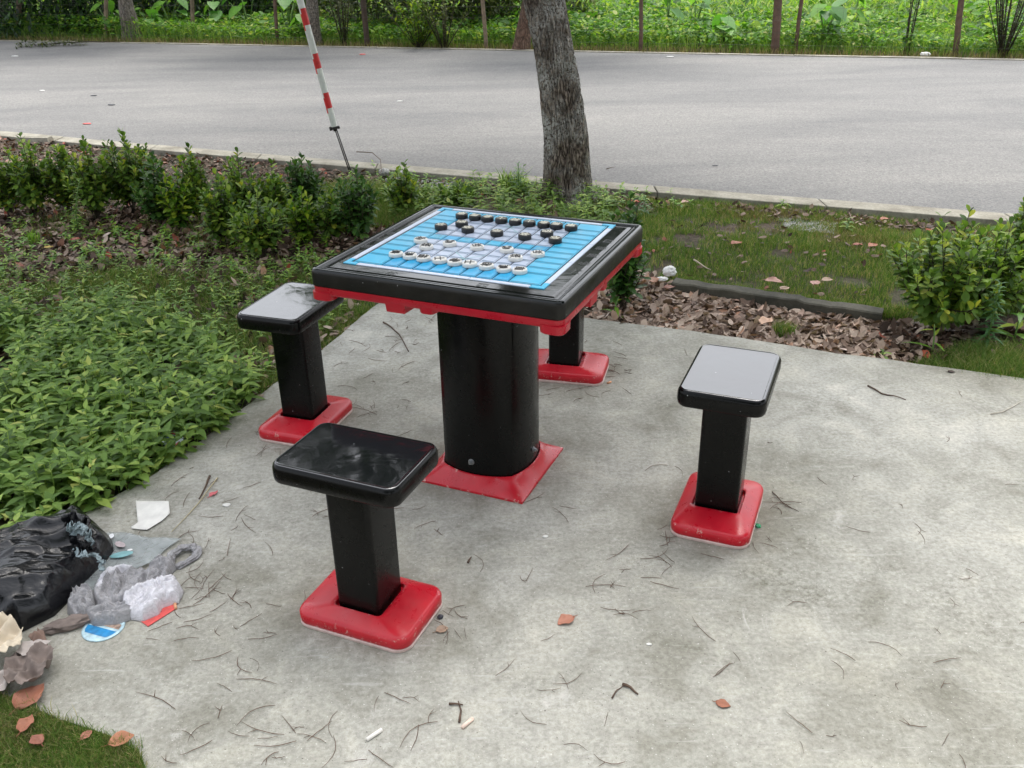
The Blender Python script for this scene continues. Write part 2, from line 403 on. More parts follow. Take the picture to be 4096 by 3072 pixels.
M['litter'] = leafmat('dead_leaf', [(0, g(.07, .042, .028)), (.25, g(.20, .135, .10)), (.55, g(.33, .245, .19)), (.85, g(.48, .38, .30)), (.95, g(.38, .19, .11)), (1, g(.55, .46, .40))], .6, .08, .35)
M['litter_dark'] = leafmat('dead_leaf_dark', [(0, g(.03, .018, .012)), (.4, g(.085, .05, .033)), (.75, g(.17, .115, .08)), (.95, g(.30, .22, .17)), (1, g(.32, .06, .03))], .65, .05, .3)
M['twig'] = simple('twig_bark', (.085, .052, .035), .8, .4, 90)
M['needle'] = leafmat('dry_needle', [(0, g(.05, .028, .018)), (.6, g(.13, .08, .055)), (1, g(.26, .19, .13))], .7, 0, .3)
M['stem'] = simple('shrub_stem', (.045, .035, .02), .8, .4, 90)
M['gstem'] = simple('green_stem', (.10, .20, .04), .6, .2, 90)
def bark(name, cs, lichen, sc_=(9, 9, 2.2), la=.56):
    m, t, b = mat(name); v = coords(t, sc_)
    n = N(t, 'TexVoronoi'); n.feature = 'DISTANCE_TO_EDGE'; n.inputs['Scale'].default_value = 5
    d = N(t, 'TexNoise'); d.inputs['Scale'].default_value = 3; t.links.new(v, d.inputs['Vector'])
    vv = t.nodes.new('ShaderNodeVectorMath'); vv.operation = 'MULTIPLY_ADD'; vv.inputs[1].default_value = (.5, .5, .5)
    t.links.new(d.outputs['Color'], vv.inputs[0]); t.links.new(v, vv.inputs[2]); t.links.new(vv.outputs[0], n.inputs['Vector'])
    cr = ramp(t, n.outputs['Distance'], [(0, cs[0]), (.12, cs[1]), (.4, cs[2])])
    v2 = coords(t); c = mix(t, .6, cr, ramp(t, noise(t, v2, 35, 5, .7), [(.3, (.25, .25, .25)), (.7, (.75, .75, .75))]), 'OVERLAY')
    lf = math_(t, 'MULTIPLY', ramp(t, noise(t, v2, 4, 4, .6), [(.42, (0, 0, 0)), (.62, (1, 1, 1))]), ramp(t, noise(t, v2, 75, 4, .7), [(la-.06, (0, 0, 0)), (la, (.9,)*3)]))
    c = mix(t, lf, c, lichen)
    t.links.new(c, b.inputs['Base Color']); b.inputs['Roughness'].default_value = .95
    h = math_(t, 'ADD', n.outputs['Distance'], math_(t, 'MULTIPLY', noise(t, v2, 70, 4, .7), .35)); bump(t, b, h, 1, .02)
    return m
M['bark'] = bark('fissured_bark', ((.022, .016, .011), (.155, .12, .092), (.33, .28, .225)), (.54, .54, .50), la=.50)
M['bark_far'] = bark('grey_bark', ((.06, .05, .04), (.15, .125, .10), (.22, .19, .155)), (.40, .40, .37), (4, 4, 2), .60)
M['bark_red'] = bark('reddish_bark', ((.05, .03, .02), (.13, .075, .05), (.19, .12, .085)), (.3, .3, .27), (4, 4, 2), .66)
M['bark_white'] = bark('whitish_bark', ((.12, .11, .10), (.3, .29, .26), (.5, .48, .44)), (.6, .6, .56), (4, 4, 2), .56)
M['post_wood'] = simple('bamboo_post', (.20, .15, .10), .8, .4, 14, .4)
M['post_red'] = simple('reddish_post', (.12, .072, .05), .8, .35, 14, .4)
M['post_dark'] = simple('dark_post', (.06, .04, .028), .85, .4, 14, .4)
M['stake'] = simple('whitewashed_stake', (.62, .61, .56), .8, .2, 12, .3)

# ------------------------------------------------------------------ setting: ground, road, kerbs, paving
GZ = -.035
def poly_slab(name, P, z0, z1, m, side=True):
    mb = MB(); n = len(P)
    V = [(p[0], p[1], z1) for p in P]+[(p[0], p[1], z0) for p in P]
    F = [tuple(range(n))]+[(i, i+n, (i+1) % n+n, (i+1) % n) for i in range(n)]
    mb.add(V, F); return mb.build(name, m, None, False)
def ccw(P):
    a = sum(P[i][0]*P[(i+1) % len(P)][1]-P[(i+1) % len(P)][0]*P[i][1] for i in range(len(P)))
    return P if a > 0 else P[::-1]
# ground: one sheet with small relief near the camera, reaching the horizon
gx = np.concatenate([[-400, -120, -40, -15], np.linspace(-9, 9, 181), [15, 40, 120, 400]])
gy = np.concatenate([[-400, -60, -10], np.linspace(0, 9, 91), np.linspace(9.5, 40, 40), [60, 150, 500]])
GX, GY = np.meshgrid(gx, gy)
rel = (vnoise(GX, GY, .35)-.5)*.022+(vnoise(GX, GY, 1.1, 2)-.5)*.03
near = (np.abs(GX) < 8.9) & (GY > .2) & (GY < 8.9)
GH = GZ+np.where(near, np.minimum(rel, .012), -.02)
def gheight(x, y): return GZ+np.minimum((vnoise(x, y, .35)-.5)*.022+(vnoise(x, y, 1.1, 2)-.5)*.03, .012)
V = np.stack([GX, GY, GH], -1).reshape(-1, 3); nx = len(gx); ny = len(gy)
ii, jj = np.meshgrid(np.arange(nx-1), np.arange(ny-1)); a = (jj*nx+ii).ravel()
tag(mesh('ground', V, np.stack([a, a+1, a+nx+1, a+nx], 1), M['soil']), kind='structure')

# paving slab
corner = np.array([-.60, 4.17])
fe = [G(1269, 687)[:2], G(1350, 697)[:2], G(1494, 714)[:2], G(1653, 738)[:2], G(1782, 759)[:2], G(1951, 781)[:2], G(2212, 817)[:2]]
dirf = (fe[-1]-fe[-3])/np.linalg.norm(fe[-1]-fe[-3])
le = [G(780, 683)[:2], G(698, 755)[:2], G(590, 830)[:2], G(495, 905)[:2], G(313, 1037)[:2], G(191, 1104)[:2]]
dl = (le[-1]-le[0])/np.linalg.norm(le[-1]-le[0])
slab = [corner]+fe+[fe[-1]+dirf*6, (9, -3), (-.78, -3), G(318, 1700)[:2], G(316, 1659)[:2], G(300, 1620)[:2], G(232, 1588)[:2], G(133, 1555)[:2],
        G(60, 1524)[:2], G(18, 1502)[:2], G(-90, 1492)[:2], le[-1]+dl*1.1, le[-1]+dl*.4]+le[::-1]
slab = [np.array(p, float)[:2] for p in slab]
# densify the left edge so that it reads a bit worn
def worn(P, amp=.006, step=.05):
    out = []; n = len(P)
    for i in range(n):
        p, q = P[i], P[(i+1) % n]; L = np.linalg.norm(q-p); k = max(1, int(L/step)) if L < 4 else 1
        nr = np.array([-(q-p)[1], (q-p)[0]])/max(L, 1e-6)
        for j in range(k):
            s = p+(q-p)*j/k; out.append(s+nr*(float(vnoise(s[0], s[1], .07))-.5)*2*amp*(1 if j else .3))
    return out
SLAB = worn(slab)
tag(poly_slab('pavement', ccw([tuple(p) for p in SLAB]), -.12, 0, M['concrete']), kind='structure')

# road between the two kerbs
ku = [(0, 284), (171, 297), (369, 313), (513, 325), (756, 345), (890, 357), (1087, 379), (1307, 395), (1458, 405), (1701, 421), (2110, 454), (2212, 462)]
near_e = [G(*p)[:2] for p in ku]
# smooth: quadratic fit of y on x
cx_, cy_ = np.array(near_e).T; cf = np.polyfit(cx_, cy_, 2)
NE = lambda x: np.polyval(cf, np.clip(x, -6, 4))+np.where(np.asarray(x) < -6, (np.asarray(x)+6)*np.polyval(np.polyder(cf), -6), 0)+np.where(np.asarray(x) > 4, (np.asarray(x)-4)*np.polyval(np.polyder(cf), 4), 0)
fu = [(0, 88), (300, 93), (620, 98), (1051, 110), (1458, 115), (1662, 119), (2051, 125), (2212, 130.5)]
fx_, fy_ = np.array([G(*p)[:2] for p in fu]).T; cf2 = np.polyfit(fx_, fy_, 1)
FE = lambda x: np.polyval(cf2, x)
xs = np.linspace(-60, 40, 201)
ns = np.array([-cf2[0], 1])/math.hypot(cf2[0], 1)          # unit normal pointing away from the camera
V = []; F = []
for i, x in enumerate(xs):
    yn, yf = NE(x), FE(x)
    for k in range(9): V.append((x, yn+(yf-yn)*k/8, -.008))
for i in range(len(xs)-1):
    for k in range(8): a = i*9+k; F.append((a, a+9, a+10, a+1))
tag(mesh('road', V, F, M['asphalt']), kind='structure')
def kerb_strip(name, fn, off0, off1, z0, z1, x0, x1, m, seg=1.0, joint=.008):
    mb = MB(); x = x0
    while x < x1:
        n = 5; xa, xb = x+joint/2, x+seg-joint/2; A = []; B = []
        for i in range(n+1):
            xx = xa+(xb-xa)*i/n; jig = (float(vnoise(xx, 3, .4))-.5)*.01
            A.append((xx+off0*.35*0, fn(xx)+off0+jig)); B.append((xx, fn(xx)+off1+jig*1.6))
        dz = (float(vnoise(x, 9, .3))-.5)*.006
        P = A+B[::-1]; b = .008
        top = [(p[0], p[1], z1+dz) for p in P]; bot = [(p[0], p[1], z0) for p in P]; k = len(P)
        mb.add(top+bot, [tuple(range(k))]+[(i, i+k, (i+1) % k+k, (i+1) % k) for i in range(k)])
        x += seg
    o = mb.build(name, m, None, False); 
    bv = o.modifiers.new('b', 'BEVEL'); bv.width = .006; bv.segments = 2
    return tag(o, kind='structure')
kerb_strip('kerb', NE, -.200, -.012, -.12, .002, -16, 12, M['kerb'])
kerb_strip('kerb', FE, .0, .12, -.12, .004, -30, 22, M['kerb_far'])
# low mossy edging behind the leaf bed
e0, e1 = G(1450, 612, .01)[:2], G(1905, 678, .01)[:2]
ev = (e1-e0)/np.linalg.norm(e1-e0); en = np.array([-ev[1], ev[0]])
mb = MB(); n = 26; L = np.linalg.norm(e1-e0); P0 = []; P1 = []
for i in range(n+1):
    p = e0+ev*L*i/n+ev*.0; j1 = (float(vnoise(p[0], p[1], .06))-.5)*.006; j2 = (float(vnoise(p[0], p[1], .1, 3))-.5)*.02
    P0.append(p+en*j1); P1.append(p+en*(.07+j2))
V = []
for i in range(n+1):
    z = .014+(float(vnoise(i*.3, 1, .4))-.5)*.016
    V += [(*P0[i], -.1), (*P0[i], z-.006), (*(P0[i]+en*.008), z), (*P1[i], z+.002), (*P1[i], -.1)]
F = []
for i in range(n):
    for k in range(4): a = i*5+k; F.append((a, a+5, a+6, a+1))
F += [(0, 1, 2, 3, 4), tuple(n*5+k for k in (4, 3, 2, 1, 0))]
tag(mesh('garden_edging', V, F, M['edging'], None, False), kind='structure')

# ------------------------------------------------------------------ chess table
TX, TY, TH = -.0675, 2.5929, -.4138
table = empty('chess_table', (TX, TY, 0), TH, 'black chess table with a blue and white board on a wide black pillar', 'table')
TA, TB_ = .3743, .3633
mb = MB()
mb.loft(inset_rings(TA, TB_, .022, [(.004, .7005), (.0005, .703), (0, .708), (0, .738), (.0015, .7455), (.005, .7495), (.010, .7505), (.017, .7500), (.0195, .7465), (.0215, .7465),
        (.0235, .7492), (.0275, .7492), (.0295, .7462), (.0335, .7462), (.0365, .7478), (.045, .7478)], 7))
o = mb.build('tabletop', [M['side'], M['top']], table, True)
for p in o.data.polygons:
    if p.center.z > .742: p.material_index = 1
weighted(o, 35)
# red underframe with lugs and feet
mb = MB()
mb.loft(inset_rings(.3725, .3615, .024, [(.06, .668), (.012, .6735), (.003, .678), (0, .686), (0, .7003)], 7))
def lug(cx, cy, ax, n=1):
    pass
for k in range(4):
    q = k*math.pi/2; c, s = math.cos(q), math.sin(q)
    hb = .3615 if k % 2 == 0 else .3725; ha = .3725 if k % 2 == 0 else .3615
    def put(mb2):
        V = [(v[0]*c-v[1]*s, v[0]*s+v[1]*c, v[2]) for v in mb2.V]; mb.add(V, mb2.F)
    m2 = MB(); x0, x1 = -.139, -.078; y0 = -hb
    V = [(x0, y0+.001, .690), (x1, y0+.001, .690), (x1+.012, y0+.075, .690), (x0-.012, y0+.075, .690),
         (x0+.004, y0+.003, .656), (x1-.002, y0+.003, .656), (x1+.006, y0+.07, .659), (x0+.0, y0+.07, .659)]
    m2.add(V, [(0, 1, 2, 3), (7, 6, 5, 4), (4, 5, 1, 0), (5, 6, 2, 1), (6, 7, 3, 2), (7, 4, 0, 3)]); put(m2)
    m2 = MB(); m2.loft([(rrect(.020, .03, .012, 4, -.012, -hb+.0305), .666), (rrect(.024, .034, .014, 4, -.012, -hb+.0345), .668), (rrect(.026, .037, .014, 4, -.012, -hb+.037), .685)]); put(m2)
    m2 = MB(); m2.loft([(rrect(.030, .030, .018, 5, ha-.030, -hb+.030), .660), (rrect(.034, .034, .020, 5, ha-.031, -hb+.031), .663), (rrect(.036, .036, .022, 5, ha-.0325, -hb+.0325), .684)]); put(m2)
o = mb.build('underframe', M['red2'], table, True); weighted(o, 40)
# pillar: square with bulging sides
def squircle(c, bul, n=14, rc=.0):
    pts = []
    for (sx, sy, ex, ey) in ((1, -1, 1, 1), (1, 1, -1, 1), (-1, 1, -1, -1), (-1, -1, 1, -1)):
        p = np.array([sx, sy])*c; q = np.array([ex, ey])*c; nrm = (p+q)/2; nrm = nrm/np.linalg.norm(nrm)
        for i in range(n):
            t = i/n; e = 4*t*(1-t); pts.append(tuple(p+(q-p)*t+nrm*bul*e**.92))
    return pts
def sqpts(c, n=14):
    return squircle(c, 0, n)
def lerp2(A, B, t): return [(a[0]*(1-t)+b_[0]*t, a[1]*(1-t)+b_[1]*t) for a, b_ in zip(A, B)]
mb = MB(); mb.loft([(squircle(.1145, .031), .036), (squircle(.1145, .031), .36), (squircle(.1145, .031), .672)])
weighted(mb.build('pillar', M['post'], table, True), 35)
mb = MB(); S0 = rrect(.1795, .1795, .012, 13)
S0 = S0[0:0]+[p for p in S0]
S0 = sqpts(.1795); P1 = squircle(.121, .033)
mb.loft([(S0, 0.001), (S0, .008), (lerp2(S0, P1, .12), .0125), (lerp2(S0, P1, .5), .024), (lerp2(S0, P1, .85), .040), (P1, .050), (squircle(.117, .032), .051), (squircle(.1152, .031), .044)], cap1=False)
weighted(mb.build('foot_plate', M['red'], table, True), 40)
for (x, y, ax) in ((-.006, -.1445, 'y'), (.1445, -.003, 'x')):
    mb = MB(); d = Vector((0, -1, 0)) if ax == 'y' else Vector((1, 0, 0)); p = Vector((x, y, .092))
    mb.tube([p-d*.004, p+d*.0015], .0105, 16); mb.tube([p, p+d*.004], .0085, 12); mb.tube([p+d*.002, p+d*.010], .0065, 6); mb.tube([p+d*.008, p+d*.014], .0035, 8)
    mb.build('bolt', M['steel'], table, False)
# board
M['line'] = simple('dark_line', (.03, .10, .16), .5)
mats = [M['navy'], M['blue'], M['lav'], M['strip'], M['teal'], M['blue2'], M['line']]
A = [-.2+.0478*i for i in range(9)]; B = [-.181+.0468*j for j in range(10)]
ac = [-.291]+A+[.274]; bc = [-.262]+B+[.309]
mb = MB(); mb.box(-.3135, .2935, -.283, .331, .7460, .7473, 0)
gp = .0013
def tile(x0, x1, y0, y1, mi, z=.7502):
    mb.box(x0, x1, y0, y1, .7470, z-.0007, mi, .0005)
    b_ = .0030; mb.box(x0+b_, x1-b_, y0+b_, y1-b_, z-.0009, z-.0006, 6, .0001)
    b_ = .0040; mb.box(x0+b_, x1-b_, y0+b_*1.5, y1-b_*1.5, z-.0008, z, mi, .0003)
for i in range(10):
    for j in range(11):
        inner = 1 <= i <= 8 and (1 <= j <= 4 or 6 <= j <= 9)
        mi = 2 if inner else (1 if (i in (0, 9) or j == 10) else 5)
        if j == 5 and 1 <= i <= 8: mi = 1 if i % 2 else 5
        tile(ac[i]+gp*1.5, ac[i+1]-gp*1.5, bc[j]+gp*1.1, bc[j+1]-gp*1.1, mi)
# border strips (three on each side) and corner pieces
wdt = .0165; c0 = .043
def strips(p0, p1, q0, q1, horiz):
    t = [p0, p0+(p1-p0)/3, p0+(p1-p0)*2/3, p1]
    for k in range(3):
        if horiz: mb.box(t[k]+.0008, t[k+1]-.0008, q0, q1, .7480, .7500, 3, .0006)
        else: mb.box(q0, q1, t[k]+.0008, t[k+1]-.0008, .7480, .7500, 3, .0006)
X0, X1, Y0, Y1 = -.3135, .2935, -.283, .331
strips(X0+c0, X1-c0, Y0+.001, Y0+wdt, True); strips(X0+c0, X1-c0, Y1-wdt, Y1-.001, True)
strips(Y0+c0, Y1-c0, X0+.001, X0+wdt, False); strips(Y0+c0, Y1-c0, X1-wdt, X1-.001, False)
for (x, sx) in ((X0, 1), (X1, -1)):
    for (y, sy) in ((Y0, 1), (Y1, -1)):
        xs_ = sorted((x+sx*.001, x+sx*(c0-.001))); ys_ = sorted((y+sy*.001, y+sy*wdt)); mb.box(*xs_, *ys_, .7480, .7503, 1, .0005)
        xs_ = sorted((x+sx*.001, x+sx*wdt)); ys_ = sorted((y+sy*(wdt), y+sy*(c0-.001))); mb.box(*xs_, *ys_, .7480, .7503, 1, .0005)
# palace diagonals
def line(x0, y0, x1, y1, w=.0012):
    d = Vector((x1-x0, y1-y0)).normalized(); n_ = Vector((-d.y, d.x))*w
    V = [(x0+n_.x, y0+n_.y, .7504), (x0-n_.x, y0-n_.y, .7504), (x1-n_.x, y1-n_.y, .7504), (x1+n_.x, y1+n_.y, .7504)]
    mb.add(V, [(0, 1, 2, 3)], 4)
for j0 in (0, 7):
    for (i0, i1) in ((3, 5), (5, 3)): line(A[i0], B[j0], A[i1], B[j0+2])
board = mb.build('board', mats, table, False)
# lettering
def glyph(ch, size, mat_, parent, loc, rz=0, ext=.0006, outline=False, name='character'):
    cu = bpy.data.curves.new(name, 'FONT'); cu.body = ch; cu.size = size; cu.align_x = 'CENTER'; cu.align_y = 'CENTER'
    if outline: cu.fill_mode = 'NONE'; cu.bevel_depth = .00035; cu.bevel_resolution = 1
    else: cu.extrude = ext; cu.offset = size*.010
    cu.resolution_u = 3
    ob = bpy.data.objects.new(name, cu); col.objects.link(ob)
    dg = bpy.context.evaluated_depsgraph_get(); me = bpy.data.meshes.new_from_object(ob.evaluated_get(dg))
    bpy.data.objects.remove(ob)
    co = np.zeros(len(me.vertices)*3, np.float32); me.vertices.foreach_get('co', co); co = co.reshape(-1, 3)
    if len(co):
        c_ = (co[:, :2].max(0)+co[:, :2].min(0))/2; co[:, :2] -= c_; me.vertices.foreach_set('co', co.ravel())
    me.materials.clear(); me.materials.append(mat_)
    o = bpy.data.objects.new(name, me); col.objects.link(o); o.parent = parent; o.location = loc; o.rotation_euler = (0, 0, rz)
    return o
for ch, i, rz in (('楚', 1, 0), ('河', 3, 0), ('漢', 6, math.pi), ('界', 8, math.pi)):
    glyph(ch, .030, M['glyph_worn'], board, ((ac[i]+ac[i+1])/2, (bc[5]+bc[6])/2, .7502), rz, .0002)
for ch, y in zip('四業國条六', (.166, .094, .024, -.050, -.124)): glyph(ch, .034, M['glyph_rim'], table, (.3215, y, .7480), math.pi/2, outline=True)
for ch, y in zip('國業康', (-.125, -.055, .015)): glyph(ch, .034, M['glyph_rim'], table, (-.334, y, .7480), -math.pi/2, outline=True)
glyph('四', .034, M['glyph_rim'], table, (.13, -.310, .7480), 0, outline=True)
glyph('林', .034, M['glyph_rim'], table, (-.14, -.310, .7480), 0, outline=True)
glyph('健', .030, M['glyph_rim'], table, (.06, .3405, .7480), math.pi, outline=True, name='character')

# ------------------------------------------------------------------ chess pieces
def disc_mesh(name, r, h, mats_, mark):
    mb = MB(); n = 40
    circ = lambda rr: [(rr*math.cos(2*math.pi*i/n), rr*math.sin(2*math.pi*i/n)) for i in range(n)]
    mb.loft([(circ(r-.0014), 0), (circ(r-.0002), .0012), (circ(r), .0025), (circ(r), h-.0035), (circ(r-.0008), h-.0014), (circ(r-.0028), h), (circ(r-.0046), h+.0001), (circ(r-.0052), h-.0006), (circ(r-.006), h-.0006)])
    o = mb.build(name, mats_, None, True); weighted(o, 50); return o
PW = [('車', -.1994, -.1815, 14, 'left end of the white back row'), ('馬', -.1530, -.1835, 200, 'second from the left in the white back row'), ('相', -.1078, -.1877, -168, 'third from the left in the white back row'),
      ('士', -.0567, -.188, -60, 'left of the white marshal'), ('帥', -.0087, -.189, 155, 'in the middle of the white back row'), ('士', .0365, -.1885, -70, 'right of the white marshal'),
      ('相', .0876, -.1895, 95, 'third from the right in the white back row'), ('馬', .1405, -.1926, 205, 'second from the right in the white back row'), ('車', .1869, -.1909, 100, 'right end of the white back row'),
      ('炮', -.1493, -.0921, 15, 'behind the left white horse'), ('炮', .1335, -.0952, 20, 'in front of the right white horse'),
      ('兵', -.1962, -.0400, 165, 'leftmost of the five white soldiers'), ('兵', -.0995, -.0402, 195, 'second white soldier from the left'), ('兵', -.0086, -.0442, 120, 'middle white soldier'),
      ('兵', .0811, -.0360, 200, 'fourth white soldier from the left'), ('兵', .179, -.0424, 110, 'rightmost of the five white soldiers')]
PB = [('車', -.1944, .2345, 180, 'left end of the black back row, in the far corner'), ('馬', -.1458, .2327, 172, 'second from the left in the black back row'), ('象', -.1015, .2315, 165, 'third from the left in the black back row'),
      ('士', -.0528, .2295, 185, 'left of the black general'), ('將', -.0049, .2285, 175, 'in the middle of the black back row'), ('士', .043, .2285, 188, 'right of the black general'),
      ('象', .0904, .2300, 180, 'third from the right in the black back row'), ('馬', .1330, .2300, 178, 'second from the right in the black back row'), ('車', .1808, .2295, 184, 'right end of the black back row'),
      ('砲', -.1537, .151, 190, 'left of the board just behind a black soldier'), ('砲', .1331, .1470, 195, 'right of the board just behind a black soldier'),
      ('卒', -.2013, .1023, 175, 'leftmost of the five black soldiers'), ('卒', -.1091, .1024, 185, 'second black soldier from the left'), ('卒', -.0103, .099, 190, 'middle black soldier'),
      ('卒', .0827, .0955, 170, 'fourth black soldier from the left'), ('卒', .1803, .0935, 182, 'rightmost of the five black soldiers')]
discW = disc_mesh('disc', .0205, .0125, M['white_disc'], 0); discB = disc_mesh('disc', .0200, .0155, M['black_disc'], 0)
names = {'車': 'chariot', '馬': 'horse', '相': 'elephant', '象': 'elephant', '士': 'adviser', '帥': 'marshal', '將': 'general', '炮': 'cannon', '砲': 'cannon', '兵': 'soldier', '卒': 'soldier'}
tc, ts = math.cos(TH), math.sin(TH)
def tw(a, b_, z=.7505): return (TX+a*tc-b_*ts, TY+a*ts+b_*tc, z)
firstW = firstB = True
for L_, d0, h, ink, cname in ((PW, discW, .0125, M['ink'], 'white'), (PB, discB, .0155, M['cream'], 'black')):
    first = True; cache = {}
    for ch, a_, b_, rz, where in L_:
        p = empty('chess_piece', tw(a_, b_), TH+R(rz), '%s round %s piece marked %s, %s' % (cname, names[ch], ch, where), 'chess piece', '%s chess pieces on the board' % cname)
        if first: d = d0; first = False
        else: d = d0.copy(); col.objects.link(d)
        d.parent = p
        if ch in cache: c_ = cache[ch].copy(); col.objects.link(c_); c_.parent = p
        else: cache[ch] = glyph(ch, .031, ink, p, (0, 0, h-.0002), 0, .0007)

# ------------------------------------------------------------------ stools
HS = .4748; SA, SB = .1706, .1187
mb = MB()
mb.loft(inset_rings(SA, SB, .034, [(.012, HS-.0500), (.005, HS-.0490), (.002, HS-.045), (0, HS-.034), (.0008, HS-.014), (.003, HS-.007), (.0075, HS-.0015), (.0105, HS), (.0125, HS-.0001), (.0140, HS-.0007), (.0165, HS-.0008), (.06, HS-.0006)], 8))
seat0 = mb.build('seat', [M['post'], M['seat']], None, True)
for p in seat0.data.polygons: p.material_index = 1 if p.center.z > HS-.004 else 0
weighted(seat0, 40)
mb = MB(); mb.loft([(rrect(.0595, .062, .012, 5), .046), (rrect(.0595, .062, .012, 5), HS-.0495)]); post0 = weighted(mb.build('post', M['post'], None, True), 40)
BA, BB = .161, .1145
mb = MB()
mb.loft([(rrect(BA-.003, BB-.003, .037, 8), .0105), (rrect(BA-.001, BB-.001, .039, 8), .013), (rrect(BA-.001, BB-.001, .039, 8), .034), (rrect(BA-.005, BB-.005, .036, 8), .041), (rrect(BA-.012, BB-.012, .032, 8), .0445),
         (rrect(.0595+.020, .062+.014, .016, 8), .0585), (rrect(.0595+.012, .062+.009, .014, 8), .0600), (rrect(.0595+.008, .062+.006, .013, 8), .058), (rrect(.0595+.006, .062+.005, .013, 8), .047)], cap1=True)
base0 = weighted(mb.build('base', M['red'], None, True), 45)
mb = MB(); mb.loft(inset_rings(BA, BB, .042, [(.001, .0005), (0, .002), (0, .0085), (.002, .0098), (.006, .0108)], 8)); ring0 = weighted(mb.build('gasket', M['gasket'], None, True), 45)
ST = [(-.3724, 1.8722, .0113, 'black stool with a red foot nearest the camera, left of the table pillar', 0), (-.7381, 2.9026, .0812, 'black stool half under the left corner of the table, by the weeds', 1),
      (.6076, 2.2869, .022, 'black stool standing alone to the right with sky mirrored on its seat', 1), (.2164, 3.3014, .1632, 'black stool behind the table, its seat hidden by the table top', 0)]
for k, (x, y, t_, lab, rot) in enumerate(ST):
    s = empty('stool', (x, y, 0), TH+t_+(math.pi/2 if rot else 0), lab, 'stool', 'four stools round the chess table')
    for o in (seat0, post0, base0, ring0):
        q = o if k == 0 else o.copy()
        if k: col.objects.link(q)
        q.parent = s

# ------------------------------------------------------------------ vegetation helpers
def shrub(bx, by, ty, hw, m, label, lean=0., dens=1., cat='shrub', seed=0, leafs=1.):
    rg = np.random.default_rng(100+seed); rd = random.Random(seed)
    P = G(bx, by, GZ); Y = P[1]; H = max(.15, AY(bx, ty, Y+.05)[2]-GZ); r = hw/PX(Y)
    o = empty('shrub', P, 0, label, cat, 'leafy shrubs of the planting strip')
    hw_ = r; r *= (1.12 if bx > 1900 else .98); ns = int((18+hw_*190)*dens); stems = MB(); Ps = []; Ds = []; Ls = []
    trunks = []
    for s in range(max(2, ns//6)):
        q = rd.uniform(0, 6.28); trunks.append(Vector((math.cos(q)*r*.2, math.sin(q)*r*.2, H*rd.uniform(.10, .30))))
        stems.tube([(rd.uniform(-.01, .01), rd.uniform(-.01, .01), -.01), trunks[-1]*.5+Vector((rd.uniform(-.01, .01), 0, 0)), trunks[-1]], [.006, .005, .004], 6)
    for s in range(ns):
        t0 = trunks[s % len(trunks)]; q = 6.283*s/ns*2.4+rd.uniform(-.4, .4); rr = r*rd.uniform(.1, 1.1)**.6
        h = H*(1-.34*min(1, rr/r)**2.)*rd.uniform(.52, 1.0) if s else H
        if s == 0: rr = r*.15
        end = Vector((math.cos(q)*rr+lean*h, math.sin(q)*rr, h)); midp = t0.lerp(end, .5)+Vector((math.cos(q)*rr*.25, math.sin(q)*rr*.25, -.03*H))
        pts = []
        for i in range(7):
            t = i/6; pts.append(t0*(1-t)**2+midp*2*t*(1-t)+end*t*t)
        stems.tube(pts, [.0035*(1-.6*i/6) for i in range(7)], 5)
        # leaf pairs along the stem
        Ltot = sum((pts[i+1]-pts[i]).length for i in range(6)); npair = max(4, int(Ltot/.020)); az = rd.uniform(0, 6.28)
        for j in range(npair):
            t = .08+.92*j/(npair-1); f = t*6; i = min(5, int(f)); p = pts[i].lerp(pts[i+1], f-i); tn = (pts[i+1]-pts[i]).normalized()
            az += 1.6; tip = max(0, (t-.75)/.25)
            a1 = tn.cross(Vector((math.cos(az), math.sin(az), .2))).normalized(); 
            for sg in (1, -1):
                if rd.random() < .10: continue
                d = a1*sg*(1-.45*tip)+tn*(.35+.6*tip)+Vector((rd.gauss(0, .2), rd.gauss(0, .2), rd.gauss(.05, .15)))
                Ps.append(p); Ds.append(d); Ls.append(rd.uniform(.034, .054)*(1-.25*tip)*leafs)
    Ps = np.array([tuple(p) for p in Ps]); Ds = np.array([tuple(p) for p in Ds]); Ls = np.array(Ls)
    V, F = leaves(Ps, Ds, Ls, Ls*.62, rg.uniform(-.1, .3, len(Ps)), 'obovate', .10)
    stems.build('stem', M['stem'], o); mesh('foliage', V, F, m, o)
    return o
H_, HD, HY = M['hedge'], M['hedge_dark'], M['hedge_yel']
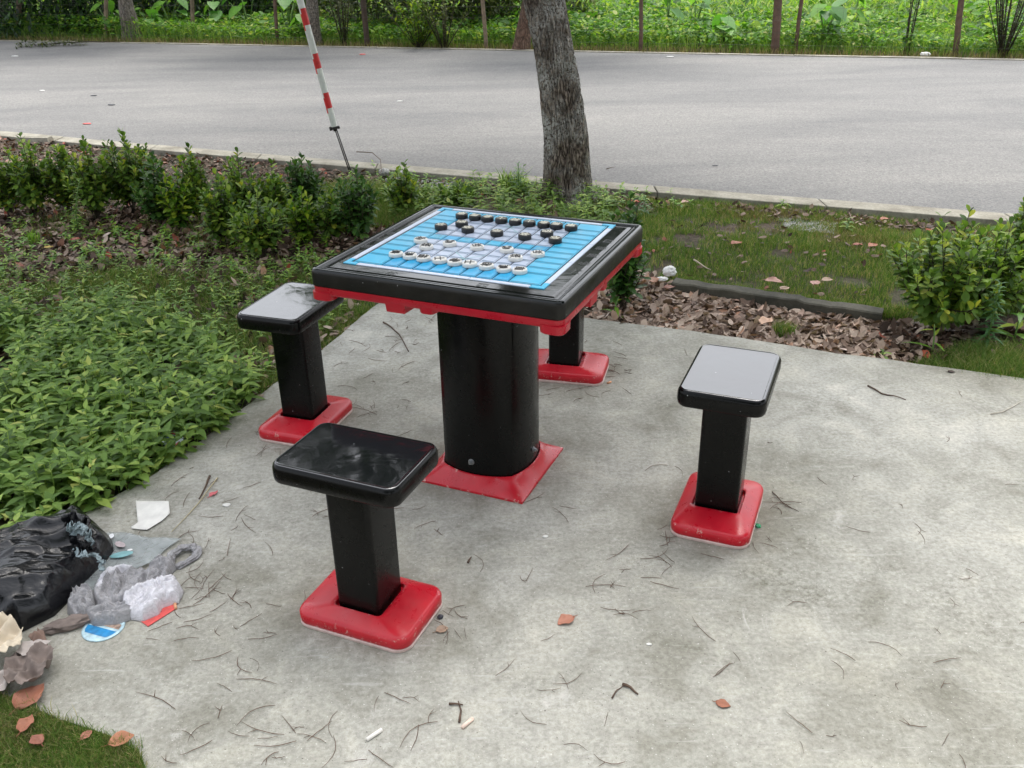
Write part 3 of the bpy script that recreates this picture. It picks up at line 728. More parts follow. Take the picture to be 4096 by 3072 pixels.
SH = [(22, 470, 338, 38, H_, 'small hedge shrub cut by the left edge of the photo'), (78, 468, 292, 58, H_, 'broad dark hedge shrub second from the left edge'),
      (150, 462, 310, 40, H_, 'slender hedge shrub with yellow-green leaves right of the broad dark one'), (211, 476, 300, 46, H_, 'thin-stemmed hedge shrub left of the tallest one'),
      (290, 464, 281, 64, H_, 'tallest leafy shrub of the hedge, rising against the road'), (350, 486, 335, 46, HD, 'dark hedge shrub on the right flank of the tallest one'),
      (396, 496, 368, 42, HY, 'hedge shrub with bright yellow-green young leaves'), (430, 480, 316, 30, H_, 'hedge shrub with one spire tip rising over the kerb line'),
      (484, 530, 372, 46, H_, 'leafy shrub with a bare trunk at the front of the hedge'), (532, 505, 326, 44, H_, 'upright hedge shrub in front of the pale kerb, left of two spires'),
      (570, 560, 405, 58, H_, 'widest shrub at the front of the hedge, left of the table'), (602, 510, 350, 34, H_, 'narrow hedge shrub just behind the widest front one'),
      (662, 470, 331, 42, HD, 'dark glossy shrub left of the striped pole'), (660, 532, 408, 34, HY, 'small shrub with fresh green tips below the dark glossy one'),
      (720, 520, 412, 40, H_, 'low shrub between the fresh green one and the black-green one'), (774, 522, 364, 52, HD, 'black-green shrub at the foot of the striped pole'),
      (876, 470, 350, 36, H_, 'pointed shrub behind the left edge of the table'), (985, 452, 392, 44, H_, 'low shrub behind the far left corner of the table'),
      (1345, 676, 424, 50, HD, 'dark shrub peeping out beside the right corner of the table'), (2022, 718, 452, 104, H_, 'big round leafy shrub by the leaf bed on the right'),
      (2122, 705, 478, 60, H_, 'shrub filling the gap between the two big ones on the right'),
              (2192, 665, 408, 74, H_, 'tall shrub cut by the right edge of the photo')]
for k, (bx, by, ty, hw, m_, lab) in enumerate(SH):
    big = bx > 1900
    shrub(bx, by, ty, hw, m_, lab, seed=k, dens=1.15 if not big else 1.5, leafs=1.1 if not big else 1.05)

# weed patch on the left: stems with pairs of lance leaves
def weedpatch(P, n, h0, h1, m_, name, label, Lr=(.028, .048), seed=1, thin=None):
    rg = np.random.default_rng(seed); x, y = scatter(P, n, rg)
    if thin is not None: q = thin(x, y); x, y = x[q], y[q]
    n = len(x); H = rg.uniform(h0, h1, n); lx = rg.normal(0, .14, n)*H; ly = rg.normal(0, .14, n)*H; z = gheight(x, y)
    PP = []; DD = []; LL = []; np_ = 6
    az = rg.uniform(0, 6.283, n)
    for j in range(np_):
        t = .30+.70*j/(np_-1); a_ = az+j*1.57+rg.normal(0, .2, n); el = .05+.42*max(0, (t-.7)/.3)
        for sg in (0, math.pi):
            keep = rg.random(n) < (.85 if t > .5 else .6)
            p = np.stack([x+lx*t*t, y+ly*t*t, z+H*t], 1); d = np.stack([np.cos(a_+sg), np.sin(a_+sg), np.full(n, el)+rg.normal(0, .15, n)], 1)
            PP.append(p[keep]); DD.append(d[keep]); LL.append((rg.uniform(Lr[0], Lr[1], n)*(1-.35*max(0, (t-.8)/.2)))[keep])
    PP = np.concatenate(PP); DD = np.concatenate(DD); LL = np.concatenate(LL)
    V, F = leaves(PP, DD, LL, LL*.42, rg.uniform(-.05, .35, len(PP)), 'lance', .12)
    # stems as thin blades
    k = len(x); S = np.zeros((k, 4, 3)); S[:, 0] = np.stack([x-.0013, y, z], 1); S[:, 1] = np.stack([x+.0013, y, z], 1)
    S[:, 2] = np.stack([x+lx+.0008, y+ly, z+H], 1); S[:, 3] = np.stack([x+lx-.0008, y+ly, z+H], 1)
    i = np.arange(k)[:, None]*4; V, F = join([(V, F), (S.reshape(-1, 3), np.concatenate([i, i+1, i+2, i+3], 1))])
    return tag(mesh(name, V, F, m_), label, kind='stuff')
def GP(L): return [G(a, b_)[:2] for a, b_ in L]
slab_in = lambda x, y: inpoly(x, y, SLAB)
# distance-graded density: more and shorter stems in front of the camera
W1 = GP([(-260, 700), (120, 668), (330, 690), (470, 740), (520, 800), (570, 850), (480, 925), (300, 1055), (180, 1120), (-20, 1260), (-420, 1330)])
def thin1(x, y):
    ed = vnoise(x, y, .22, 5)*.65+vnoise(x, y, .08, 8)*.35; bk = np.clip((y-2.9)/1.6, 0, 1); q = (ed > .24+.26*bk); return q & ~slab_in(x-.02, y+.01)
weedpatch(W1, 1750, .05, .20, M['weed'], 'weed_patch', 'dense green weeds with paired leaves beside the paving', seed=3, thin=thin1, Lr=(.042, .072))
W2 = GP([(-100, 560), (700, 560), (760, 640), (600, 820), (480, 740), (330, 680), (-100, 640)])
weedpatch(W2, 420, .04, .10, M['weed'], 'low_weeds', 'sparse low weeds in the grass behind the stool', seed=4, thin=lambda x, y: ~slab_in(x, y), Lr=(.02, .04))
# bright seedlings among the litter under the hedge
W3 = GP([(-60, 470), (300, 470), (700, 520), (860, 560), (700, 640), (300, 560), (-60, 600)])
weedpatch(W3, 170, .03, .11, M['seedling'], 'seedlings', 'pale green seedlings coming up through the dead leaves', seed=5, Lr=(.025, .05))
W4 = GP([(760, 352), (1120, 385), (1500, 415), (1500, 450), (1120, 425), (700, 390)])
weedpatch(W4, 110, .02, .07, M['seedling'], 'verge_weeds', 'pale small weeds along the kerb of the verge', seed=6, Lr=(.02, .05))
W5 = GP([(820, 420), (1000, 400), (1170, 400), (1260, 425), (1340, 440), (1330, 500), (850, 470)])
weedpatch(W5, 260, .05, .16, M['weed'], 'trunk_weeds', 'green weeds round the foot of the big trunk', seed=7, Lr=(.03, .07))

# grass
def grass(name, P, n, h, wd, label, m_=None, thr=.35, sc_=.3, seed=0, o=1, lean=.7, avoid=True, zo=0.):
    rg = np.random.default_rng(seed+50); x, y = scatter(P, n, rg)
    q = vnoise(x, y, sc_, o)*.6+vnoise(x, y, sc_*.28, o+3)*.4 > thr+rg.uniform(-.12, .12, len(x))
    if avoid: q &= ~slab_in(x, y)
    q &= (y < NE(x)-.185) | (y > FE(x))
    x, y = x[q], y[q]; k = len(x); z = gheight(x, y)
    return tag(blade_obj(name, x, y, z-.004+zo, rg.uniform(h[0], h[1], k)*(.6+.8*vnoise(x, y, .4, 7)), rg.uniform(.7, 1.2, k)*wd, m_ or M['grass'], lean), label, kind='stuff')
LAWN = GP([(1250, 420), (1400, 418), (1700, 440), (2112, 475), (2400, 510), (2400, 640), (2000, 690), (1860, 660), (1450, 602), (1380, 560), (1290, 500)])
grass('grass', LAWN, 105000, (.012, .048), .0024, 'short green lawn grass between the leaf bed and the kerb', thr=.38, sc_=.22, seed=1)
grass('grass', GP([(1560, 438), (2112, 480), (2300, 500), (2300, 600), (1900, 560), (1500, 500)]), 42000, (.012, .04), .0024, 'straw-coloured blades among the lawn on the right', M['drygrass'], .5, seed=2)
grass('grass', GP([(1985, 770), (1940, 785), (2212, 822), (2500, 860), (2500, 760), (2212, 745), (2080, 742)]), 30000, (.03, .085), .0024, 'thick grass tuft edge hanging over the far right of the paving', thr=.12, seed=3, avoid=False)
grass('grass', GP([(-150, 590), (300, 580), (760, 590), (900, 680), (800, 680), (560, 860), (480, 760), (300, 700), (-150, 690)]), 90000, (.02, .06), .0022, 'fine grass behind the weeds and round the left stool', thr=.34, seed=4)
grass('grass', GP([(-150, 590), (760, 590), (820, 690), (560, 860), (300, 690), (-150, 690)]), 16000, (.015, .05), .0022, 'dry yellowish blades behind the weed patch', M['drygrass'], .45, seed=5)
grass('grass', GP([(-60, 420), (700, 380), (1200, 420), (1300, 520), (800, 540), (760, 600), (-60, 600)]), 38000, (.02, .08), .0022, 'sparse grass among the stems of the hedge', thr=.52, seed=6)
grass('grass', GP([(560, 400), (900, 400), (960, 480), (760, 500), (560, 480)]), 16000, (.04, .12), .0022, 'tall fine grass behind the hedge near the pole', thr=.35, seed=7)
BL = GP([(-260, 1490), (18, 1508), (60, 1530), (133, 1562), (232, 1594), (300, 1626), (322, 1700), (-260, 1800)])
tag(poly_slab('ground', ccw([tuple(p) for p in BL]), -.1, -.004, M['soil']), kind='structure')
ZL = True
grass('grass', GP([(-260, 1478), (18, 1496), (64, 1518), (137, 1543), (238, 1577), (310, 1612), (330, 1700), (-260, 1800)]), 2600, (.02, .05), .0016, 'straggling blades over the edge of the corner lawn', thr=.3, seed=18, avoid=False, zo=.034)
grass('grass', BL, 15000, (.02, .05), .0015, 'dry blades in the corner lawn', M['drygrass'], .4, seed=19, avoid=False, zo=.03)
grass('grass', BL, 60000, (.014, .045), .0014, 'dark lawn grass in the bottom left corner', thr=.0, seed=8, avoid=False, zo=.03)
grass('grass', GP([(1580, 690), (1640, 700), (1660, 760), (1560, 740)]), 1, (.03, .06), .002, 'small green grass tuft growing in the leaf bed', thr=-1, seed=9) if False else None
def tuft(px, py, n, h, r, label, m_, wd=.004, lean=.7, name='grass_tuft', cat='grass tuft'):
    P = G(px, py, GZ); rg = np.random.default_rng(int(px*7+py)); q = rg.uniform(0, 6.283, n); rr = r*np.sqrt(rg.random(n))
    x = P[0]+np.cos(q)*rr; y = P[1]+np.sin(q)*rr
    return tag(blade_obj(name, x, y, np.full(n, GZ), rg.uniform(.5, 1, n)*h, rg.uniform(.7, 1.2, n)*wd, m_, lean), label, cat)
grass('grass', [tuple(e0+en*.04), tuple(e1+en*.04+ev*.1), tuple(e1+en*.16+ev*.1), tuple(e0+en*.16)], 9000, (.01, .035), .0022, 'thin grass creeping over the mossy edging', thr=.3, seed=20, zo=.03)
tuft(1693, 722, 420, .07, .05, 'small green grass tuft growing in the middle of the leaf bed', M['grass'], .002)
tuft(1105, 415, 110, .20, .07, 'tall grass clump left of the big tree trunk', M['weed'], .007, .5)
tuft(905, 440, 260, .14, .08, 'grass clump behind the pointed shrub', M['grass'], .003, .5)
tuft(75, 530, 70, .12, .04, 'yellow-green grass clump in the dead leaves at the left', M['seedling'], .004, .5)

# ------------------------------------------------------------------ leaf litter
def litter(name, P, n, label, m_, Lr=(.035, .065), seed=0, thr=0., tilt=.35, zoff=.0, lay=.02):
    rg = np.random.default_rng(seed+900); x, y = scatter(P, n, rg); q = vnoise(x, y, .3, 9)*.6+vnoise(x, y, .09, 4)*.4 > thr+rg.uniform(-.1, .1, len(x))
    q &= (y < NE(x)-.165); x, y = x[q], y[q]; k = len(x); a_ = rg.uniform(0, 6.283, k)
    inside = slab_in(x, y); x, y, a_ = x[~inside], y[~inside], a_[~inside]; k = len(x)
    D_ = np.stack([np.cos(a_), np.sin(a_), rg.normal(0, tilt, k)], 1); L_ = rg.uniform(*Lr, k)
    z = gheight(x, y)+rg.uniform(.003, lay, k)+np.abs(D_[:, 2])*L_*.3+zoff
    V, F = leaves(np.stack([x, y, z], 1), D_, L_, L_*rg.uniform(.45, .7, k), rg.normal(0, .35, k), 'wide', .0, twist=rg.normal(0, .45, k))
    V += (rg.random(V.shape)-.5)*.005
    return tag(mesh(name, V, F, m_), label, kind='stuff')
BED = GP([(1290, 660), (1400, 600), (1450, 612), (1868, 672), (1990, 690), (2060, 720), (2010, 770), (1930, 780), (1782, 760), (1494, 716), (1275, 690)])
litter('leaf_litter', BED, 4600, 'thick bed of pale brown dead leaves between paving and edging', M['litter'], (.032, .058), 1, -.5, .22, -.012, .03)
litter('leaf_litter', GP([(1180, 440), (1340, 560), (1450, 600), (1275, 690), (1000, 690), (820, 640), (900, 560)]), 2600, 'dead leaves in the strip behind the table', M['litter'], (.035, .06), 2, .15)
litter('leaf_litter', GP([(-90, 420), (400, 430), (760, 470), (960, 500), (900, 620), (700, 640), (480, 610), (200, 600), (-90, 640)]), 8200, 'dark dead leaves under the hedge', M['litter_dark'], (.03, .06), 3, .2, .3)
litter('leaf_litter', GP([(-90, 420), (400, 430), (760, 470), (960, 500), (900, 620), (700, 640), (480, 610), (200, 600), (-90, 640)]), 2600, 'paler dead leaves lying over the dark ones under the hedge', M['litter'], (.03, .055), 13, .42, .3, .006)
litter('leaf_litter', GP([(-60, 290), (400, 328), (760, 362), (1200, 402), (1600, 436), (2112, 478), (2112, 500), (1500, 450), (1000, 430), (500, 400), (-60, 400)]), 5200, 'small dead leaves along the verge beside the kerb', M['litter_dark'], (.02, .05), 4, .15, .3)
litter('leaf_litter', GP([(-100, 560), (760, 600), (640, 830), (480, 930), (0, 1200), (-200, 1200)]), 2600, 'dead leaves showing between the weeds and paving', M['litter_dark'], (.03, .06), 5, .35)
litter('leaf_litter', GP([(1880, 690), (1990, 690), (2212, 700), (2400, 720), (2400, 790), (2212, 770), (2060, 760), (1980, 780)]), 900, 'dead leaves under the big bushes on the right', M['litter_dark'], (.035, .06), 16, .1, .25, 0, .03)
litter('leaf_litter', LAWN, 480, 'scattered tan leaves on the lawn to the right', M['litter_dark'], (.02, .045), 6, .45, .25, .015)
litter('leaf_litter', GP([(560, 640), (800, 640), (640, 850), (430, 900)]), 260, 'tan leaves lying in the grass by the left stool', M['litter'], (.03, .06), 7, .3, .3, .01)

# gravel on the verge
rg = np.random.default_rng(31); x, y = scatter(GP([(1680, 462), (1810, 474), (1800, 496), (1700, 488)]), 900, rg); mb = MB()
x2, y2 = scatter(GP([(840, 372), (1010, 388), (1000, 405), (850, 392)]), 160, rg); x = np.concatenate([x, x2]); y = np.concatenate([y, y2])
for px_, py_ in zip(x, y):
    s = rg.uniform(.003, .010)*(1.8 if px_ < 0 else 1); V = [(px_+s*rg.uniform(.6, 1.2)*a, py_+s*rg.uniform(.6, 1.2)*b_, GZ+.012+s*.7*rg.uniform(.6, 1.1)*c) for a, b_, c in ((1, 0, 0), (0, 1, 0), (-1, 0, 0), (0, -1, 0), (.2, .1, 1), (0, 0, -1))]
    mb.add(V, [(0, 1, 4), (1, 2, 4), (2, 3, 4), (3, 0, 4), (1, 0, 5), (2, 1, 5), (3, 2, 5), (0, 3, 5)])
M['gravel'] = simple('grey_gravel', (.33, .33, .31), .85, .5, 60)
tag(mb.build('gravel', M['gravel'], None, False), 'grey gravel spilt on the verge behind the kerb', kind='stuff')

# ------------------------------------------------------------------ trees
def trunk_mesh(ctr, rad, m_, parent, ridges=True, nu=110, nv=200, amp=.014, name='trunk'):
    """ctr(t)->Vector, rad(t)->float over t in 0..1, real relief"""
    V = np.zeros((nv+1, nu, 3))
    for j in range(nv+1):
        t = j/nv; c = ctr(t); r = rad(t)
        for i in range(nu):
            q = 2*math.pi*i/nu; p = Vector((math.cos(q)*r, math.sin(q)*r, 0)); s = Vector((math.cos(q)*3.2, math.sin(q)*3.2, c.z*2.2))
            dd = 0
            if ridges:
                wv = mnoise.noise(s*1.3)*.6; u = mnoise.noise(Vector((math.cos(q+wv*.25)*9, math.sin(q+wv*.25)*9, c.z*5+3))); u2 = mnoise.noise(Vector((math.cos(q)*22, math.sin(q)*22, c.z*16)))
                dd = -amp*max(0, 1-abs(u)*5.5)-amp*.45*max(0, 1-abs(u2)*4)+mnoise.noise(s*.8)*amp*.8
            rr = 1+dd/r
            V[j, i] = (c.x+p.x*rr, c.y+p.y*rr, c.z)
    ii, jj = np.meshgrid(np.arange(nu), np.arange(nv)); a = (jj*nu+ii).ravel(); b_ = (jj*nu+(ii+1) % nu).ravel()
    return mesh(name, V.reshape(-1, 3), np.stack([a, b_, b_+nu, a+nu], 1), m_, parent)
def crown_mesh(c, rr, n, m_, parent, L=.11, seed=0, clumps=40):
    rg = np.random.default_rng(seed); cc = unit(rg.normal(size=(clumps, 3)))*rg.uniform(.35, 1, (clumps, 1))**.6*np.array(rr)+np.array(c)
    k = rg.integers(0, clumps, n); P = cc[k]+rg.normal(size=(n, 3))*np.array(rr)*.17
    D_ = rg.normal(size=(n, 3))+np.array([0, 0, -.1]); V, F = leaves(P, D_, rg.uniform(.7, 1.2, n)*L, rg.uniform(.35, .5, n)*L, .2, 'small', .1, twist=rg.uniform(-1, 1, n))
    return mesh('crown', V, F, m_, parent), cc
# big tree beside the road; image of the trunk centre at several heights, all in one plane
Yt = float(G(1235, 434)[1])+.13
tp = [AY(1236, 436, Yt), AY(1226, 403, Yt), AY(1224, 293, Yt), AY(1212, 200, Yt), AY(1195, 100, Yt), AY(1175, 0, Yt)]
tr_r = [.172, .157, .141, .131, .126, .128]
big = empty('tree', (tp[0][0], Yt, GZ), 0, 'leaning roadside tree with rough grey-brown bark behind the table', 'tree')
zs = [p[2] for p in tp]; top_z = 3.4
slope = (tp[-1][0]-tp[-2][0])/(zs[-1]-zs[-2])
def cx_t(z):
    return float(np.interp(z, zs, [p[0] for p in tp])) if z <= zs[-1] else tp[-1][0]+slope*(z-zs[-1])
def ctr(t): z = GZ-.05+(top_z-GZ)*t; return Vector((cx_t(z)-tp[0][0], .0, z-GZ))
def rad(t):
    z = GZ-.05+(top_z-GZ)*t; return float(np.interp(z, zs+[top_z], tr_r+[.11]))+.05*math.exp(-max(0, z-GZ)*14)
trunk_mesh(ctr, rad, M['bark'], big, nu=190, nv=380, amp=.020)
topc = ctr(1)
mb = MB(); rd = random.Random(5)
crc = Vector((-.9-tp[0][0], 6.3-Yt, 5.1))
for k in range(7):
    q = k*.9; e = crc+Vector((math.cos(q)*2.2, math.sin(q)*2.0, rd.uniform(-.8, 1.4))); s = topc+Vector((0, 0, -.25+.02*k))
    mid_ = s.lerp(e, .45)+Vector((0, 0, .5)); mb.tube([s, s.lerp(mid_, .5)+Vector((rd.uniform(-.1, .1),)*3), mid_, e], [.07, .055, .04, .012], 7)
mb.build('limb', M['bark_far'], big)
crown_mesh(tuple(crc), (3.2, 2.9, 1.7), 30000, M['crown'], big, .17, 3, 90)

def far_tree(px, py, w_, tx_, tw_, m_, label, crown_z=3.6, seed=0, cr=(1.5, 1.5, 1.1), lim=0):
    P = G(px, py, GZ); Y = P[1]; T_ = AY(tx_, 0, Y); sl = (T_[0]-P[0])/(T_[2]-GZ); r0 = w_/2/PX(Y); r1 = tw_/2/PX(Y)
    o = empty('roadside_tree', P, 0, label, 'tree', 'trees across the road')
    ht = crown_z-GZ
    def c2(t): z = ht*t; return Vector((sl*z*(1 if z < 2 else 1)-0, 0, z-.03))
    def r2(t): z = ht*t; return float(np.interp(z, [0, .25, T_[2]-GZ, ht], [r0*1.25, r0, r1, r1*.7]))
    trunk_mesh(c2, r2, m_, o, True, 40, 60, .006)
    e = c2(1); crown_mesh((e.x, 0, ht+cr[2]*.5), cr, 7000, M['crown'], o, .2, seed, 40)
    mb = MB()
    for k in range(5): q = k*1.26; mb.tube([e, e+Vector((math.cos(q)*.6, math.sin(q)*.6, .6)), e+Vector((math.cos(q)*1.5, math.sin(q)*1.5, cr[2]*.8))], [r1*.6, r1*.4, .02], 6)
    mb.build('limb', M['bark_far'], o)
far_tree(8, 76, 22, -6, 15, M['bark_white'], 'pale leaning trunk at the top left corner, across the road', seed=1)
far_tree(287, 88, 36, 270, 28, M['bark_far'], 'thick grey trunk across the road, between two bamboo posts', seed=2)
far_tree(681, 99, 26, 673, 24, M['bark_far'], 'grey speckled trunk across the road just right of the striped pole', seed=3)
far_tree(1124, 111, 33, 1140, 22, M['bark_red'], 'reddish brown trunk across the road, half behind the big tree', seed=4)
# fence posts
def post(px, py, w_, tx_, m_, label, hgt=2.1, knots=True, name='fence_post'):
    P = G(px, py, GZ); Y = P[1]; T_ = AY(tx_, 0, Y); sl = (T_[0]-P[0])/(T_[2]-GZ); r = w_/2/PX(Y); mb = MB(); pts = []; rr = []
    n = 44; rd = random.Random(int(px))
    for i in range(n+1):
        z = hgt*i/n; pts.append((sl*z+.006*math.sin(z*5+px), .004*math.sin(z*3), z-.02)); k = .10 if (knots and i % 7 == 3) else rd.uniform(-.02, .02); rr.append(r*(1+k))
    mb.tube(pts, rr, 12); o = mb.build(name, m_, None, True); o.location = [float(v) for v in P]; return tag(o, label, 'post', 'posts of the roadside wire fence')
post(38, 76, 12, 42, M['post_wood'], 'stout wooden post beside the pale leaning trunk')
post(228, 86, 8, 229, M['post_wood'], 'bamboo post left of the thick grey trunk')
post(416, 85, 8, 415, M['post_wood'], 'lone bamboo post between the thick grey trunk and the red post')
post(598, 95, 7, 594, M['post_red'], 'thin reddish post left of the striped pole')
post(793, 103, 11, 785, M['post_dark'], 'dark brown post right of the speckled trunk')
post(1050, 108, 8, 1043, M['post_wood'], 'bamboo post left of the big tree trunk')
post(1383, 113, 8, 1386, M['post_red'], 'slim reddish post right of the big tree trunk')
post(1672, 118, 17, 1682, M['post_red'], 'thickest brown fence post, right of the middle')
post(1718, 116, 8, 1732, M['post_red'], 'thin slanting post next to the thickest one')
post(2062, 124, 12, 2078, M['post_red'], 'slanting brown post near the top right corner')
# wire netting between the posts
mb = MB(); off = .12
fxs = np.arange(-10, 9, .16)
def fp(x, z): return (x, FE(x)+off, z)
for z in np.arange(.12, 1.7, .16): mb.tube([fp(x, z) for x in np.arange(-10, 9.1, 1.0)], .0013, 3)
for x in fxs: mb.tube([fp(x, .02), fp(x, 1.66)], .0013, 3)
M['wire'] = simple('fence_wire', (.09, .10, .08), .6, .2, 20, metal=.4)
tag(mb.build('wire_fence', M['wire'], None, True), 'thin wire netting strung along the posts across the road', 'fence')
# leaning whitewashed stakes in the field
def stake(bx, by, tx_, w_, m_, label, hgt=2.0):
    P = G(bx, by, GZ); Y = P[1]; T_ = AY(tx_, 0, Y); sl = (T_[0]-P[0])/max(.2, T_[2]-GZ); r = w_/2/PX(Y); mb = MB()
    mb.tube([(0, 0, -.05), (sl*.5*hgt, 0, hgt*.5), (sl*hgt, 0, hgt)], [r, r*.95, r*.85], 9)
    o = mb.build('leaning_stake', m_, None, True); o.location = [float(v) for v in P]; return tag(o, label, 'stake', 'stakes leaning in the field')
stake(1484, 18, 1487, 5, M['stake'], 'white stake stub farthest left in the field'); stake(1718, 24, 1724, 6, M['stake'], 'white stake just left of the slanting thin post')
stake(1760, 31, 1773, 5, M['stake'], 'white leaning stake second right of the thick post'); stake(1827, 16, 1834, 5, M['stake'], 'short-looking white stake between two longer ones')
stake(1876, 23, 1885, 5, M['stake'], 'white stake left of the grey vertical trunk'); stake(1940, 47, 1959, 8, M['post_wood'], 'tan leaning stake right of the grey vertical trunk')
stake(2005, 37, 2024, 7, M['stake'], 'white leaning stake left of the slanting brown post'); stake(2076, 31, 2089, 7, M['stake'], 'tan-white stake right of the slanting brown post')
stake(1907, 45, 1911, 13, M['bark_far'], 'grey upright thin trunk standing in the field', 3.)

# ------------------------------------------------------------------ field beyond the road
def far_pts(x0, x1, d0, d1, n, rg):
    x = rg.uniform(x0, x1, n); d = rg.uniform(d0, d1, n); return x+ns[0]*d, FE(x)+ns[1]*d, d
def field(name, x0, x1, d0, d1, n, h, L, m_, label, prof='lance', wr=.4, seed=0, up=.5, hn=.8, thr=0, asp=None):
    rg = np.random.default_rng(seed+400); x, y, d = far_pts(x0, x1, d0, d1, n, rg); hh = h*(1-hn+hn*2*(.65*vnoise(x, y, 1.3, seed)+.35*vnoise(x, y, .4, seed+2)-.0)-.0)
    q = vnoise(x, y, .8, seed+5) > thr; x, y, hh = x[q], y[q], np.maximum(hh[q], .03); k = len(x)
    z = GZ+hh*rg.random(k)**.55; a_ = rg.uniform(0, 6.283, k); D_ = np.stack([np.cos(a_), np.sin(a_), rg.normal(up, .35, k)], 1); Lr = rg.uniform(.55, 1.25, k)*L
    V, F = leaves(np.stack([x, y, z], 1), D_, Lr, Lr*wr, rg.uniform(0, .6, k), prof, .1, twist=rg.normal(0, .4, k))
    return tag(mesh(name, V, F, m_), label, kind='stuff')
field('roadside_weeds', -13, 9, .45, 3.4, 46000, .27, .085, M['field'], 'lush green weeds along the far side of the road', 'lance', .5, 1)
field('roadside_weeds', -11, 9, 1.0, 6, 15000, .42, .13, M['field'], 'taller broad weeds farther from the road', 'wide', .6, 2, thr=.42)
field('field_grass', -3, 12, 2.5, 16, 34000, .38, .16, M['field2'], 'yellow-green grass of the field', 'lance', .18, 3, up=1.4)
field('field_weeds', -16, 14, 3, 18, 30000, .32, .15, M['field'], 'green weeds covering the field behind', 'wide', .5, 4)
rg = np.random.default_rng(77); x, y, d = far_pts(-13, 9, .35, 2.4, 24000, rg)
tag(blade_obj('roadside_grass', x, y, np.full(len(x), GZ), rg.uniform(.08, .36, len(x))*(.4+vnoise(x, y, .9, 8)), np.full(len(x), .007), M['field2'], .6), 'long grass blades among the roadside weeds', kind='stuff')
x, y, d = far_pts(-14, 9, .1, .5, 9000, rg)
tag(blade_obj('roadside_grass', x, y, np.full(len(x), GZ), rg.uniform(.03, .14, len(x)), np.full(len(x), .007), M['drygrass'], .8), 'dry blades along the far road edge', kind='stuff')
# thickets (reads as one mass each)
def thicket(name, boxes, n, L, m_, label, seed, wr=.5):
    rg = np.random.default_rng(seed); P = []; 
    tot = sum(r[0]*r[2] for _, r in boxes)
    for c, r in boxes:
        k = int(n*r[0]*r[2]/tot); u = unit(rg.normal(size=(k, 3)))*rg.uniform(.55, 1, (k, 1))**.5; u[:, 2] = np.abs(u[:, 2])
        p = u*np.array(r)+np.array(c); p += (rg.random((k, 3))-.5)*.35; P.append(p)
    P = np.concatenate(P); k = len(P); D_ = rg.normal(size=(k, 3))+np.array([0, -.4, -.2]); Ls = rg.uniform(.6, 1.2, k)*L
    V, F = leaves(P, D_, Ls, Ls*wr, .3, 'small', .1, twist=rg.uniform(-.6, .6, k)); return tag(mesh(name, V, F, m_), label, kind='stuff')
def fpos(px, d): # world point at distance d beyond the far kerb along the view column px
    P = G(px, 100, 0); x = P[0]
    for _ in range(12):
        y = FE(x-ns[0]*d)+ns[1]*d; x = (P[0]/P[1])*y
    return x, y
L1 = []
for px_, d_, rx, h in ((-120, .9, 2.2, 3.6), (20, .8, 2.0, 3.2), (110, .9, 2.0, 3.8), (200, 1.5, 2.0, 3.4), (300, 2.3, 2.2, 3.9), (400, 2.8, 2.2, 3.3), (500, 3.4, 2.2, 3.6), (590, 4.0, 2.2, 3.5), (650, 4.6, 2.2, 3.4)):
    x, y = fpos(px_, d_); L1.append(((x, y+.5, -.1), (rx*.62, 1.1, h)))
thicket('thicket', L1, 34000, .12, M['thicket'], 'dark dense thicket across the road at the top left', 11)
L2 = []
for px_, d_, rx, h in ((860, 2.0, 2.0, 3.2), (760, 2.8, 1.8, 2.8), (960, 2.0, 2.0, 3.4), (1060, 2.2, 2., 3.3), (1150, 2.8, 2.0, 3.4)):
    x, y = fpos(px_, d_); L2.append(((x, y+.5, 0), (rx*.6, 1.0, h)))
thicket('thicket', L2, 20000, .12, M['thicket2'], 'dark olive bushes across the road behind the big tree', 12)
L3 = []
for px_, d_, rx, h in ((1350, 17, 3, 3.2), (1560, 17, 3, 3.0), (1750, 16, 3, 3.4), (1950, 16, 3, 3.1), (2150, 15, 3, 3.6), (2350, 13, 3, 3.6)):
    x, y = fpos(px_, d_); L3.append(((x, y+1, 0), (rx*.8, 1.2, h)))
thicket('thicket', L3, 9000, .22, M['thicket'], 'dark far bushes behind the field at the top right', 13)
# treeline behind (fills the glossy surfaces' mirror image of the horizon)
L4 = []
for k in range(16):
    x = -32+k*2.7; near_ = max(0, min(1, (x+1)/4)); y = 25.5+abs(x+4)*.05+near_*11+1.2*math.sin(k*1.7); hgt = (8.0+.8*math.sin(k*2.1))*(1-.35*near_); L4.append(((x, y+2, 0), (2.4, 1.8, hgt)))
thicket('far_wood', L4, 42000, .55, M['thicket'], 'wood standing behind the thicket and field', 14)
# unseen trees added round the camera to shade the paving and darken reflections
def added_shade_tree(x, y, ht, cr, seed, label):
    o = empty('added_shade_tree', (x, y, GZ), 0, label, 'tree'); mb = MB()
    mb.tube([(0, 0, -.05), (.03, 0, .5), (.1, .05, ht*.55), (.15, .1, ht)], [.20, .15, .13, .08], 14); mb.build('trunk', M['bark_far'], o)
    crown_mesh((.15, .1, ht+cr[2]*.3), cr, 16000, M['crown'], o, .2, seed, 60)
added_shade_tree(6.3, 2.2, 3.9, (2.8, 2.8, 1.6), 21, 'unseen tree added right of the paving to dim its light')
added_shade_tree(-1.8, -5.6, 3.8, (3.2, 2.8, 1.7), 22, 'unseen tree added behind the viewer to darken reflections')
added_shade_tree(3.6, -5.0, 3.8, (3.0, 2.6, 1.7), 23, 'unseen tree added behind the viewer at the right to darken reflections')

